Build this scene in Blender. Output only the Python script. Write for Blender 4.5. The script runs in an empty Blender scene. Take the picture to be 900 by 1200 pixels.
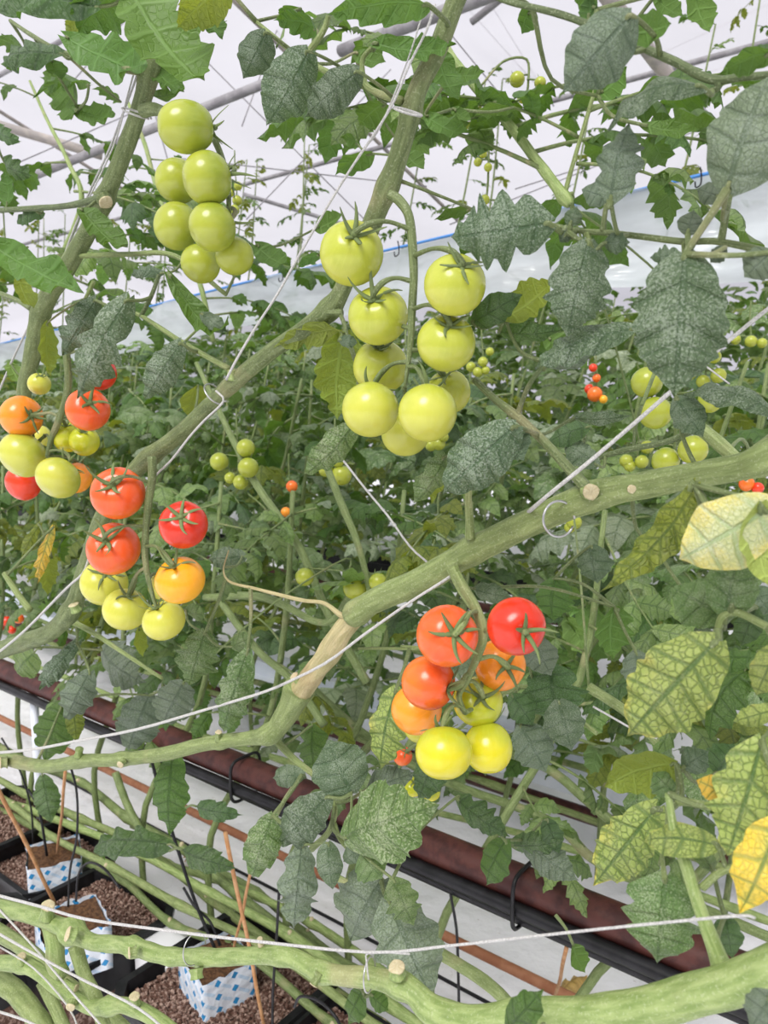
import bpy, bmesh, math, random
from mathutils import Vector, Matrix, noise
S = bpy.context.scene
COL = S.collection
R = random.Random(7)
PI = math.pi
# ------------------------------------------------------------------ camera, world, sun, exposure
CAM_H, PITCH, F = 1.25, math.radians(7), 906.0
cd = bpy.data.cameras.new('camera'); cam = bpy.data.objects.new('camera', cd); COL.objects.link(cam)
cam.location = (0, 0, CAM_H); cam.rotation_euler = (PI/2 - PITCH, 0, 0)
cd.sensor_fit = 'VERTICAL'; cd.sensor_height = 24; cd.sensor_width = 24; cd.lens = 24*F/1200
cd.clip_start = 0.02; cd.clip_end = 200
cd.dof.use_dof = True; cd.dof.focus_distance = 0.62; cd.dof.aperture_fstop = 11
S.camera = cam
w = bpy.data.worlds.new('overcast'); S.world = w; w.use_nodes = True
nt = w.node_tree; nt.nodes.clear()
tc = nt.nodes.new('ShaderNodeTexCoord'); sp = nt.nodes.new('ShaderNodeSeparateXYZ'); mr = nt.nodes.new('ShaderNodeMapRange')
mr.inputs[1].default_value = -0.1; mr.inputs[2].default_value = 1; mr.inputs[3].default_value = 0.53; mr.inputs[4].default_value = 0.80
bg = nt.nodes.new('ShaderNodeBackground'); wo = nt.nodes.new('ShaderNodeOutputWorld')
bg.inputs[0].default_value = (0.93, 0.93, 1.0, 1)
nt.links.new(tc.outputs['Generated'], sp.inputs[0]); nt.links.new(sp.outputs[2], mr.inputs[0]); nt.links.new(mr.outputs[0], bg.inputs[1]); nt.links.new(bg.outputs[0], wo.inputs[0])
sd = bpy.data.lights.new('sun', 'SUN'); sun = bpy.data.objects.new('sun', sd); COL.objects.link(sun)
sd.energy = 6.2; sd.angle = math.radians(28); sd.color = (1, 0.98, 0.94)
sun.rotation_euler = (math.radians(38), math.radians(-22), 0)
S.view_settings.view_transform = 'Standard'; S.view_settings.look = 'None'; S.view_settings.gamma = 1
S.view_settings.use_curve_mapping = False; S.view_settings.exposure = -0.1
S.cycles.max_bounces = 8; S.cycles.transparent_max_bounces = 12; S.cycles.transmission_bounces = 6; S.cycles.diffuse_bounces = 4

# ------------------------------------------------------------------ placing helpers
CP, SP = math.cos(PITCH), math.sin(PITCH)
FW, UP = Vector((0, CP, -SP)), Vector((0, SP, CP)); RT = Vector((1, 0, 0)); CAMP = Vector((0, 0, CAM_H))
DR = Vector((-0.788, 0.616, 0)); NR = Vector((0.616, 0.788, 0))        # direction of the crop rows, and across them
def ray(px, py): return FW + RT*((px-450)/F) + UP*((600-py)/F)
def PD(px, py, d): return CAMP + ray(px, py)*d
def PR(px, py, c):                                                      # point on the upright plane of a crop row
    r = ray(px, py); return CAMP + r*(c/r.dot(NR))
def PZ(px, py, z):
    r = ray(px, py); return CAMP + r*((z-CAM_H)/r.z)
def depth(p): return (p-CAMP).dot(FW)
def proj(p):
    q = p-CAMP; d = q.dot(FW)
    return (450+F*q.dot(RT)/d, 600-F*q.dot(UP)/d, d) if d > 0.05 else (-9999, -9999, d)
def row(c, t, z=0): return NR*c + DR*t + Vector((0, 0, z))

# ------------------------------------------------------------------ object helpers
def obj(name, me, parent=None, mat=None, world=None, local=None):
    o = bpy.data.objects.new(name, me); COL.objects.link(o)
    if mat is not None and not me.materials: me.materials.append(mat)
    if parent is not None:
        o.parent = parent
        if world is not None: o.matrix_parent_inverse = parent_inv(parent)
    if world is not None: o.matrix_basis = world
    if local is not None: o.matrix_basis = local
    return o
WM = {}
def parent_inv(p): return WM.get(p.name, Matrix.Identity(4)).inverted()
def regw(o, m): WM[o.name] = m
def thing(name, label, cat, loc, group=None):
    o = bpy.data.objects.new(name, None); COL.objects.link(o); o.location = loc; o.empty_display_size = 0.02
    o['label'] = label; o['category'] = cat
    if group: o['group'] = group
    WM[o.name] = Matrix.Translation(Vector(loc)); return o
def tag(o, label, cat, group=None, kind=None):
    if label: o['label'] = label
    if cat: o['category'] = cat
    if group: o['group'] = group
    if kind: o['kind'] = kind
    return o
def struct(name, me, mat):
    o = obj(name, me, mat=mat); o['kind'] = 'structure'; return o
def mesh(name, vs, fs, smooth=True, uvs=None):
    me = bpy.data.meshes.new(name); me.from_pydata([tuple(v) for v in vs], [], fs)
    if uvs:
        l = me.uv_layers.new(name='UVMap')
        vi = [0]*len(me.loops); me.loops.foreach_get('vertex_index', vi)
        l.data.foreach_set('uv', [c for i in vi for c in uvs[i]])
    if smooth: me.polygons.foreach_set('use_smooth', [True]*len(me.polygons))
    me.update(); return me
def part(name, me, parent, mat, label=None):                            # mesh given in world space
    o = obj(name, me, parent, mat, world=Matrix.Identity(4))
    if label: o['label'] = label
    regw(o, Matrix.Identity(4)); return o
def catmull(pts, n=6):
    out = []
    P = [pts[0]*2-pts[1]] + list(pts) + [pts[-1]*2-pts[-2]] if isinstance(pts[0], Vector) else None
    for i in range(1, len(P)-2):
        a, b, c, d = P[i-1], P[i], P[i+1], P[i+2]
        for k in range(n):
            t = k/n
            out.append(0.5*((2*b)+(c-a)*t+(2*a-5*b+4*c-d)*t*t+(3*b-a-3*c+d)*t**3))
    out.append(P[-2]); return out
def tube_data(pts, rads, seg=10, n=6, rough=0.0, bulges=(), vs=None, fs=None, uvs=None, seed=0, flat=False):
    """swept tube; pts are Vectors, rads per point"""
    if vs is None: vs, fs, uvs = [], [], []
    p4 = [Vector((p.x, p.y, p.z, r)) for p, r in zip(pts, rads)]
    path = catmull(p4, n) if len(pts) > 1 and n > 1 else p4
    prev = None; L = 0; base = len(vs); cnt = len(path)
    for i, q in enumerate(path):
        p = Vector(q[:3]); a = Vector(path[max(0, i-1)][:3]); b = Vector(path[min(cnt-1, i+1)][:3])
        t = (b-a).normalized() if (b-a).length > 1e-9 else Vector((0, 0, 1))
        if i: L += (p-a).length
        if prev is None:
            u = t.orthogonal().normalized()
        else:
            u = prev - t*prev.dot(t)
            u = u.normalized() if u.length > 1e-6 else t.orthogonal().normalized()
        prev = u; v = t.cross(u); r = max(q[3], 1e-5)
        for (bp, bw, ba) in bulges:
            dd = (p-bp).length; r *= 1+ba*math.exp(-(dd/bw)**2)
        for k in range(seg):
            th = 2*PI*k/seg
            rr = r*(1+(rough*noise.noise(Vector((math.cos(th)*.9+seed, math.sin(th)*.9, L*45))) if rough else 0))
            vs.append(p+(u*math.cos(th)+v*math.sin(th))*rr); uvs.append((k/seg, L))
        if i:
            o0 = base+(i-1)*seg; o1 = base+i*seg
            for k in range(seg): fs.append((o0+k, o0+(k+1) % seg, o1+(k+1) % seg, o1+k))
    fs.append(tuple(base+k for k in reversed(range(seg)))); e = base+(cnt-1)*seg
    fs.append(tuple(e+k for k in range(seg)))
    return vs, fs, uvs
def tube(name, pts, rads, **k):
    if not isinstance(rads, (list, tuple)): rads = [rads]*len(pts)
    vs, fs, uvs = tube_data(pts, rads, **k); return mesh(name, vs, fs, True, uvs)
def box_me(name, M, sx, sy, sz, bev=0.0):
    bm = bmesh.new(); bmesh.ops.create_cube(bm, size=1)
    bmesh.ops.scale(bm, vec=(sx, sy, sz), verts=bm.verts)
    if bev: bmesh.ops.bevel(bm, geom=bm.edges[:], offset=bev, segments=2, affect='EDGES', profile=0.5)
    bmesh.ops.transform(bm, matrix=M, verts=bm.verts)
    me = bpy.data.meshes.new(name); bm.to_mesh(me); bm.free(); return me
def frame(z, x=None):                                                   # rotation with local z along z
    z = z.normalized(); x = (x or Vector((0.31, 0.2, 0.93)))
    x = (x-z*x.dot(z))
    x = x.normalized() if x.length > 1e-5 else z.orthogonal().normalized()
    y = z.cross(x); return Matrix((x, y, z)).transposed().to_4x4()

# ------------------------------------------------------------------ materials
def mk(name):
    m = bpy.data.materials.new(name); m.use_nodes = True; t = m.node_tree; t.nodes.clear()
    return m, t
def nd(t, typ, ins=None, **props):
    n = t.nodes.new(typ)
    for k, v in props.items(): setattr(n, k, v)
    for k, v in (ins or {}).items():
        s = n.inputs[k]
        if isinstance(v, bpy.types.NodeSocket): t.links.new(v, s)
        else: s.default_value = v if not (isinstance(v, tuple) and len(v) == 3 and s.type == 'RGBA') else (*v, 1)
    return n
def math_(t, op, a, b=None, c=None):
    ins = {0: a}
    if b is not None: ins[1] = b
    if c is not None: ins[2] = c
    return nd(t, 'ShaderNodeMath', ins, operation=op).outputs[0]
def mix(t, f, a, b, bt='MIX'):
    n = nd(t, 'ShaderNodeMix', data_type='RGBA', blend_type=bt)
    for k, v in ((0, f), (6, a), (7, b)):
        s = n.inputs[k]
        if isinstance(v, bpy.types.NodeSocket): t.links.new(v, s)
        else: s.default_value = (*v, 1) if isinstance(v, tuple) else v
    return n.outputs[2]
def sstep(t, x, a, b, lo=0.0, hi=1.0):
    return nd(t, 'ShaderNodeMapRange', {0: x, 1: a, 2: b, 3: lo, 4: hi}, interpolation_type='SMOOTHSTEP').outputs[0]
def out(t, sh): nd(t, 'ShaderNodeOutputMaterial', {0: sh})
def noise_(t, vec, scale, detail=2.0, rough=0.5):
    return nd(t, 'ShaderNodeTexNoise', {'Vector': vec, 'Scale': scale, 'Detail': detail, 'Roughness': rough}).outputs[0]
def leafmat(name, top, vein, speck=(0.5, 0.55, 0.45), sa=0.4, under=(0.12, 0.22, 0.05), edge=(0.6, 0.5, 0.05), ea=0.0, tr=0.32, trc=None, net=0.5, var=0.35, rough=0.48):
    m, t = mk(name)
    uv = nd(t, 'ShaderNodeUVMap').outputs[0]; s3 = nd(t, 'ShaderNodeSeparateXYZ', {0: uv}); s, v = s3.outputs[0], s3.outputs[1]
    oc = nd(t, 'ShaderNodeTexCoord').outputs['Object']
    wob = noise_(t, oc, 9.0, 2.0)
    sw = math_(t, 'ADD', s, math_(t, 'MULTIPLY', math_(t, 'SUBTRACT', wob, 0.5), 0.18))
    f = math_(t, 'ABSOLUTE', math_(t, 'SUBTRACT', math_(t, 'FRACT', sw), 0.5))
    av = math_(t, 'ABSOLUTE', v)
    lat = sstep(t, f, 0.02, 0.15, 1, 0); mid = sstep(t, av, 0.03, 0.11, 1, 0)
    cv = nd(t, 'ShaderNodeCombineXYZ', {0: math_(t, 'MULTIPLY', sw, 2.2), 1: math_(t, 'MULTIPLY', v, 9.0), 2: 0.0}).outputs[0]
    vo = nd(t, 'ShaderNodeTexVoronoi', {'Vector': oc, 'Scale': 17.0, 'Randomness': 0.9}, feature='DISTANCE_TO_EDGE').outputs[0]
    nw = sstep(t, vo, 0.01, 0.13, net*0.8, 0)
    vn = math_(t, 'MAXIMUM', math_(t, 'MAXIMUM', math_(t, 'MULTIPLY', lat, 0.85), mid), nw)
    info = nd(t, 'ShaderNodeObjectInfo').outputs['Random']
    n1 = noise_(t, oc, 3.0, 3.0)
    base = mix(t, vn, top, vein)
    if ea:
        ef = sstep(t, math_(t, 'ADD', math_(t, 'ADD', math_(t, 'MULTIPLY', av, 0.5), math_(t, 'MULTIPLY', s, 0.06)), n1), 1.35-ea, 1.75-ea)
        ef = math_(t, 'MULTIPLY', ef, math_(t, 'SUBTRACT', 1.0, math_(t, 'MULTIPLY', vn, 0.8)))
        base = mix(t, ef, base, edge)
    n2 = noise_(t, oc, 55.0, 3.0, 0.7)
    sf = math_(t, 'MULTIPLY', sstep(t, math_(t, 'ADD', n2, math_(t, 'MULTIPLY', math_(t, 'SUBTRACT', n1, 0.5), 0.35)), 0.48, 0.64), sa)
    topc = mix(t, sf, base, speck)
    und = mix(t, math_(t, 'MULTIPLY', vn, 0.5), under, tuple(min(1, c*1.8+0.03) for c in under))
    if ea: und = mix(t, math_(t, 'MULTIPLY', ef, 0.8), und, edge)
    bf = nd(t, 'ShaderNodeNewGeometry').outputs['Backfacing']            # lower side of the blade
    colr = mix(t, bf, topc, und)
    val = math_(t, 'ADD', 1-var/2, math_(t, 'MULTIPLY', info, var))
    colr = nd(t, 'ShaderNodeHueSaturation', {'Hue': math_(t, 'ADD', 0.49, math_(t, 'MULTIPLY', math_(t, 'FRACT', math_(t, 'MULTIPLY', info, 7.3)), 0.02)), 'Value': val, 'Color': colr}).outputs[0]
    h = math_(t, 'ADD', math_(t, 'MULTIPLY', vn, -1.0), math_(t, 'MULTIPLY', n2, 0.35))
    bp = nd(t, 'ShaderNodeBump', {'Height': h, 'Strength': 0.6, 'Distance': 0.0025}).outputs[0]
    p = nd(t, 'ShaderNodeBsdfPrincipled', {'Base Color': colr, 'Roughness': rough, 'Specular IOR Level': 0.5, 'Normal': bp}).outputs[0]
    trc = trc or tuple(c*k for c, k in zip(top, (1.5, 1.9, 0.7)))
    tcol = mix(t, math_(t, 'MULTIPLY', vn, 0.6), trc, tuple(c*0.45 for c in trc))
    tl = nd(t, 'ShaderNodeBsdfTranslucent', {'Color': tcol, 'Normal': bp}).outputs[0]
    out(t, nd(t, 'ShaderNodeMixShader', {0: tr, 1: p, 2: tl}).outputs[0]); return m
LM = dict(
 grey=leafmat('leaf_grey', (0.10, 0.155, 0.08), (0.05, 0.10, 0.04), (0.40, 0.47, 0.36), 0.6, (0.13, 0.22, 0.05), trc=(0.10, 0.17, 0.03)),
 dusk=leafmat('leaf_dusky', (0.13, 0.18, 0.10), (0.07, 0.11, 0.055), (0.27, 0.32, 0.26), 0.5, (0.10, 0.17, 0.05), tr=0.12, trc=(0.06, 0.10, 0.03)),
 green=leafmat('leaf_green', (0.07, 0.15, 0.025), (0.035, 0.09, 0.012), (0.3, 0.38, 0.2), 0.2, (0.095, 0.19, 0.035), trc=(0.14, 0.27, 0.015), tr=0.34),
 dark=leafmat('leaf_dark', (0.06, 0.12, 0.035), (0.03, 0.07, 0.018), (0.32, 0.40, 0.26), 0.35, (0.09, 0.18, 0.04), trc=(0.12, 0.25, 0.02)),
 mott=leafmat('leaf_mottled', (0.11, 0.19, 0.06), (0.06, 0.12, 0.03), (0.5, 0.56, 0.36), 0.55, (0.17, 0.28, 0.06), trc=(0.2, 0.33, 0.04)),
 olive=leafmat('leaf_olive', (0.16, 0.21, 0.03), (0.05, 0.10, 0.015), (0.5, 0.5, 0.2), 0.2, (0.2, 0.27, 0.04), trc=(0.34, 0.40, 0.03), tr=0.4, net=0.8),
 yel=leafmat('leaf_yellowing', (0.28, 0.37, 0.09), (0.05, 0.12, 0.025), (0.55, 0.58, 0.28), 0.25, (0.28, 0.36, 0.08), (0.68, 0.54, 0.08), 0.28, trc=(0.4, 0.45, 0.05), tr=0.25, net=0.75),
 gold=leafmat('leaf_golden', (0.55, 0.52, 0.10), (0.12, 0.20, 0.04), (0.7, 0.6, 0.3), 0.2, (0.5, 0.45, 0.08), (0.85, 0.55, 0.05), 0.8, trc=(0.6, 0.5, 0.04), tr=0.25, net=0.6),
 pale=leafmat('leaf_pale_curled', (0.48, 0.52, 0.24), (0.30, 0.40, 0.18), (0.75, 0.78, 0.6), 0.45, (0.5, 0.5, 0.08), (0.70, 0.60, 0.12), 0.55, trc=(0.5, 0.5, 0.08), tr=0.25, net=0.4),
 dry=leafmat('leaf_dry', (0.55, 0.36, 0.10), (0.4, 0.25, 0.08), (0.7, 0.5, 0.3), 0.3, (0.5, 0.35, 0.12), trc=(0.5, 0.3, 0.05), tr=0.2),
 back=leafmat('leaf_back', (0.15, 0.23, 0.06), (0.06, 0.12, 0.025), (0.42, 0.48, 0.30), 0.4, (0.14, 0.25, 0.06), trc=(0.2, 0.36, 0.04), var=0.9),
 backg=leafmat('leaf_back_greyish', (0.21, 0.26, 0.15), (0.09, 0.14, 0.06), (0.50, 0.56, 0.44), 0.55, (0.16, 0.25, 0.08), trc=(0.14, 0.25, 0.04), var=0.7),
)
def stemmat(name, a, b, scar=(0.42, 0.34, 0.2), sc=0.35):
    m, t = mk(name); oc = nd(t, 'ShaderNodeTexCoord').outputs['Object']
    uv = nd(t, 'ShaderNodeUVMap').outputs[0]
    mp = nd(t, 'ShaderNodeMapping', {0: uv, 3: (9.0, 30.0, 1.0)}).outputs[0]
    g = noise_(t, mp, 1.5, 4.0, 0.6); big = noise_(t, oc, 18.0, 3.0)
    c = mix(t, sstep(t, g, 0.32, 0.68), a, b); c = mix(t, sstep(t, noise_(t, oc, 45.0, 4.0, 0.65), 0.50, 0.72, 0.0, 0.35), c, tuple(x*0.5 for x in a)); c = mix(t, math_(t, 'MULTIPLY', sstep(t, big, 0.58, 0.72), sc), c, scar)
    fine = noise_(t, oc, 700.0, 2.0)
    c = mix(t, math_(t, 'MULTIPLY', sstep(t, fine, 0.55, 0.7), 0.22), c, (0.62, 0.66, 0.45))
    bp = nd(t, 'ShaderNodeBump', {'Height': math_(t, 'ADD', g, math_(t, 'MULTIPLY', fine, 0.4)), 'Strength': 0.55, 'Distance': 0.002}).outputs[0]
    p = nd(t, 'ShaderNodeBsdfPrincipled', {'Base Color': c, 'Roughness': 0.55, 'Specular IOR Level': 0.35, 'Normal': bp}).outputs[0]
    out(t, p); return m
SM = dict(
 olive=stemmat('stem_olive', (0.095, 0.13, 0.042), (0.19, 0.235, 0.095)),
 green=stemmat('stem_green', (0.15, 0.20, 0.06), (0.26, 0.32, 0.12), sc=0.3),
 pale=stemmat('stem_pale', (0.18, 0.26, 0.07), (0.32, 0.40, 0.15), sc=0.4),
 far=stemmat('stem_far', (0.12, 0.17, 0.05), (0.21, 0.27, 0.10)),
 dark=stemmat('stem_dark', (0.07, 0.10, 0.035), (0.13, 0.17, 0.07)),
 scar=stemmat('stem_scarred', (0.33, 0.30, 0.13), (0.52, 0.44, 0.24), (0.28, 0.19, 0.09), 0.6),
 cut=stemmat('stem_cut_end', (0.50, 0.42, 0.24), (0.62, 0.55, 0.36), (0.35, 0.2, 0.1), 0.8),
 calyx=stemmat('calyx_green', (0.12, 0.18, 0.05), (0.24, 0.30, 0.12), sc=0.1))
def tommat(name, top, bot, streak=0.15):
    m, t = mk(name); oc = nd(t, 'ShaderNodeTexCoord').outputs['Object']; s3 = nd(t, 'ShaderNodeSeparateXYZ', {0: oc})
    n = noise_(t, oc, 1.6, 3.0)
    z = math_(t, 'ADD', s3.outputs[2], math_(t, 'MULTIPLY', math_(t, 'SUBTRACT', n, 0.5), 1.8))
    c = mix(t, sstep(t, z, -0.7, 0.8), bot, top)
    th = math_(t, 'ARCTAN2', s3.outputs[1], s3.outputs[0])
    cv = nd(t, 'ShaderNodeCombineXYZ', {0: math_(t, 'MULTIPLY', th, 5.0), 1: s3.outputs[2], 2: 0.0}).outputs[0]
    st = math_(t, 'MULTIPLY', sstep(t, noise_(t, cv, 1.4, 2.0), 0.5, 0.75), streak)
    c = mix(t, st, c, tuple(min(1, x*1.35+0.04) for x in top))
    sp_ = math_(t, 'MULTIPLY', sstep(t, noise_(t, oc, 38.0, 1.0), 0.68, 0.76), 0.25)
    c = mix(t, sp_, c, tuple(min(1, x*1.3+0.08) for x in bot))
    p = nd(t, 'ShaderNodeBsdfPrincipled', {'Base Color': c, 'Roughness': 0.24, 'Specular IOR Level': 0.5, 'Subsurface Weight': 0.05, 'Subsurface Radius': (0.6, 0.35, 0.1), 'Subsurface Scale': 0.006}).outputs[0]
    out(t, p); return m
TM = dict(
 g=tommat('tomato_green', (0.41, 0.45, 0.05), (0.52, 0.53, 0.075)),
 dg=tommat('tomato_deep_green', (0.26, 0.32, 0.03), (0.36, 0.40, 0.042)),
 y=tommat('tomato_breaker', (0.44, 0.48, 0.025), (0.62, 0.56, 0.018)),
 ly=tommat('tomato_pale_yellow', (0.52, 0.53, 0.07), (0.60, 0.58, 0.09)),
 o=tommat('tomato_orange', (0.80, 0.24, 0.015), (0.85, 0.30, 0.02), 0.25),
 a=tommat('tomato_amber', (0.85, 0.36, 0.015), (0.88, 0.42, 0.02), 0.2),
 ro=tommat('tomato_red_orange', (0.78, 0.10, 0.02), (0.80, 0.17, 0.015), 0.2),
 r=tommat('tomato_red', (0.62, 0.028, 0.008), (0.72, 0.05, 0.012), 0.15))
def simple(name, col, rough=0.5,  nscale=0, col2=None, bump=0.0, bscale=None, metal=0.0, lo=0.4, hi=0.6):
    m, t = mk(name); oc = nd(t, 'ShaderNodeTexCoord').outputs['Object']; ins = {'Roughness': rough, 'Specular IOR Level': 0.3, 'Metallic': metal, 'Base Color': col}
    if nscale:
        n = noise_(t, oc, nscale, 4.0, 0.6); ins['Base Color'] = mix(t, sstep(t, n, lo, hi), col, col2)
        if bump: ins['Normal'] = nd(t, 'ShaderNodeBump', {'Height': noise_(t, oc, bscale or nscale, 5.0, 0.6), 'Strength': bump, 'Distance': 0.01}).outputs[0]
    out(t, nd(t, 'ShaderNodeBsdfPrincipled', ins).outputs[0]); return m
M_pipe = simple('red_brown_paint', (0.045, 0.014, 0.012), 0.45, 30, (0.085, 0.028, 0.022), 0.12, 300)
M_rust = simple('brown_pipe', (0.30, 0.12, 0.06), 0.6, 25, (0.38, 0.17, 0.09), 0.2, 150)
M_blk = simple('black_plastic', (0.007, 0.007, 0.008), 0.4, 40, (0.014, 0.014, 0.016))
M_cane = simple('bamboo', (0.46, 0.22, 0.09), 0.6, 60, (0.56, 0.31, 0.15), 0.1, 200)
M_twine = simple('white_twine', (0.78, 0.77, 0.74), 0.7, 900, (0.58, 0.57, 0.55), 0.6, 1500)
M_wire = simple('galvanised_wire', (0.5, 0.5, 0.5), 0.3, metal=0.9)
M_gran = simple('brown_grit', (0.10, 0.05, 0.035), 0.85, 140, (0.36, 0.25, 0.20), 0.3, 300, lo=.45, hi=.62)
M_coir = simple('coir', (0.24, 0.12, 0.055), 0.9, 120, (0.12, 0.06, 0.03), 1.0, 400)
M_gutter = simple('white_steel_gutter', (0.62, 0.66, 0.74), 0.4, 6, (0.7, 0.73, 0.8))
M_beam = simple('weathered_beam', (0.35, 0.32, 0.30), 0.6, 12, (0.47, 0.42, 0.38))
M_beamd = simple('grey_steel_beam', (0.22, 0.21, 0.22), 0.5, 12, (0.3, 0.29, 0.3))
M_blue = simple('blue_rope', (0.08, 0.25, 0.6), 0.5)
def floormat():
    m, t = mk('white_ground_film'); oc = nd(t, 'ShaderNodeTexCoord').outputs['Object']
    dirt = math_(t, 'MULTIPLY', sstep(t, noise_(t, oc, 22.0, 5.0, 0.7), 0.62, 0.74), 0.55)
    stain = math_(t, 'MULTIPLY', sstep(t, noise_(t, oc, 2.2, 4.0), 0.5, 0.75), 0.3)
    c = mix(t, dirt, (0.93, 0.92, 0.96), (0.30, 0.24, 0.19)); c = mix(t, stain, c, (0.68, 0.67, 0.69))
    b = nd(t, 'ShaderNodeBump', {'Height': noise_(t, oc, 9.0, 4.0), 'Strength': 0.6, 'Distance': 0.03}).outputs[0]
    out(t, nd(t, 'ShaderNodeBsdfPrincipled', {'Base Color': c, 'Roughness': 0.38, 'Normal': b}).outputs[0]); return m
def filmmat(name, col, tr, transp, cloud=0.25, spec=True, sc=0.7):
    m, t = mk(name); oc = nd(t, 'ShaderNodeTexCoord').outputs['Object']
    mp = nd(t, 'ShaderNodeMapping', {0: oc, 3: (1.0, 1.0, 4.0)}).outputs[0]
    n = noise_(t, mp, sc, 4.0); c = mix(t, math_(t, 'MULTIPLY', sstep(t, n, 0.35, 0.7), cloud), col, tuple(x*0.6 for x in col))
    tl = nd(t, 'ShaderNodeBsdfTranslucent', {0: c}).outputs[0]; df = nd(t, 'ShaderNodeBsdfDiffuse', {0: c}).outputs[0]
    tp = nd(t, 'ShaderNodeBsdfTransparent', {0: (1, 1, 1)}).outputs[0]
    s = nd(t, 'ShaderNodeMixShader', {0: tr, 1: df, 2: tl}).outputs[0]
    if spec:
        b = nd(t, 'ShaderNodeBump', {'Height': n, 'Strength': 0.5, 'Distance': 0.05}).outputs[0]
        gl = nd(t, 'ShaderNodeBsdfGlossy', {'Roughness': 0.22, 'Normal': b}).outputs[0]
        s = nd(t, 'ShaderNodeMixShader', {0: 0.12, 1: s, 2: gl}).outputs[0]
    s = nd(t, 'ShaderNodeMixShader', {0: transp, 1: s, 2: tp}).outputs[0]
    out(t, s); return m
M_floor = floormat()
M_roof = filmmat('roof_film', (0.86, 0.84, 0.90), 0.85, 0.50, 0.25, False)
M_film = filmmat('clear_film', (0.78, 0.85, 0.86), 0.62, 0.12, 0.65, True, 2.6)
def bagmat():
    m, t = mk('printed_wrapper'); uv = nd(t, 'ShaderNodeUVMap').outputs[0]
    mp = nd(t, 'ShaderNodeMapping', {0: uv, 2: (0, 0, 0.62), 3: (1.0, 1.0, 1.0)}).outputs[0]
    s3 = nd(t, 'ShaderNodeSeparateXYZ', {0: mp}); x, y = s3.outputs[0], s3.outputs[1]
    yr = math_(t, 'MULTIPLY', y, 50.0); rowi = math_(t, 'FLOOR', yr); fy = math_(t, 'FRACT', yr)
    xs = math_(t, 'ADD', math_(t, 'MULTIPLY', x, 24.0), math_(t, 'MULTIPLY', rowi, 0.37)); fx = math_(t, 'FRACT', xs)
    inband = math_(t, 'MULTIPLY', math_(t, 'GREATER_THAN', fy, 0.25), math_(t, 'LESS_THAN', fy, 0.8))
    dot = math_(t, 'MULTIPLY', math_(t, 'LESS_THAN', fx, 0.22), inband)
    # letter-like strokes after each dot: thin blue ticks
    lf = math_(t, 'FRACT', math_(t, 'MULTIPLY', fx, 19.0))
    line = math_(t, 'MULTIPLY', math_(t, 'MULTIPLY', math_(t, 'GREATER_THAN', fx, 0.32), math_(t, 'LESS_THAN', fx, 0.9)), math_(t, 'MULTIPLY', math_(t, 'LESS_THAN', lf, 0.55), math_(t, 'MULTIPLY', math_(t, 'GREATER_THAN', fy, 0.38), math_(t, 'LESS_THAN', fy, 0.68))))
    c = mix(t, dot, (0.74, 0.79, 0.86), (0.03, 0.26, 0.55)); c = mix(t, math_(t, 'MULTIPLY', line, 0.6), c, (0.10, 0.42, 0.72))
    oc = nd(t, 'ShaderNodeTexCoord').outputs['Object']
    b = nd(t, 'ShaderNodeBump', {'Height': noise_(t, oc, 45.0, 3.0), 'Strength': 0.5, 'Distance': 0.01}).outputs[0]
    out(t, nd(t, 'ShaderNodeBsdfPrincipled', {'Base Color': c, 'Roughness': 0.4, 'Normal': b}).outputs[0]); return m
M_bag = bagmat()

# ------------------------------------------------------------------ the setting
def grid_me(name, o, ax, ay, nx, ny, amp=0.0, f=1.0):
    vs, fs = [], []
    nrm = ax.cross(ay).normalized()
    for j in range(ny+1):
        for i in range(nx+1):
            p = o+ax*(i/nx)+ay*(j/ny)
            if amp: p = p+nrm*amp*(noise.noise(p*f)+0.4*noise.noise(p*f*3.1))
            vs.append(p)
    for j in range(ny):
        for i in range(nx):
            a = j*(nx+1)+i; fs.append((a, a+1, a+nx+2, a+nx+1))
    return mesh(name, vs, fs)
struct('floor', grid_me('floor', Vector((-16, -4, 0)), Vector((32, 0, 0)), Vector((0, 24, 0)), 160, 120, 0.012, 5.0), M_floor)
# film roof: two slopes running along the rows, ridge over the picked-out bay
def slope(name, c0, z0, c1, z1): struct(name, grid_me(name, row(c0, -12, z0), DR*34, NR*(c1-c0)+Vector((0, 0, z1-z0)), 60, 14, 0.03, 0.8), M_roof)
slope('ceiling', -4.0, 2.6, 1.6, 4.6); slope('ceiling', 1.6, 4.6, 7.6, 2.7); slope('ceiling', 7.6, 2.7, 13, 4.6)
struct('wall_back', grid_me('wall_back', row(13, -12, 0), DR*34, Vector((0, 0, 4.6)), 40, 8, 0.02, 1.0), M_roof)
struct('wall_left', grid_me('wall_left', row(-4, 22, 0), NR*17, Vector((0, 0, 4.6)), 20, 8, 0.02, 1.0), M_roof)
tn = 0
def trim(pts, r, mat, seg=10):
    global tn; tn += 1
    struct('trim_%d' % tn, tube('trim', pts, r, n=1, seg=seg), mat)
def beam(x0, y0, d0, x1, y1, d1, r, mat): 
    a, b = PD(x0, y0, d0), PD(x1, y1, d1); trim([a-(b-a)*0.15, a, b, b+(b-a)*0.15], r, mat)
beam(700, -20, 3.3, 836, 160, 4.4, 0.036, M_beam)
beam(420, 52, 4.4, 590, -12, 3.6, 0.035, M_beamd)
beam(0, 222, 5.2, 290, 106, 4.3, 0.026, M_beamd)
beam(0, 147, 5.0, 105, 178, 5.2, 0.03, M_beam)
beam(300, 232, 5.5, 400, 262, 5.6, 0.014, M_beamd)
beam(560, 20, 4.2, 610, -20, 4.0, 0.02, M_beamd)
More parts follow.
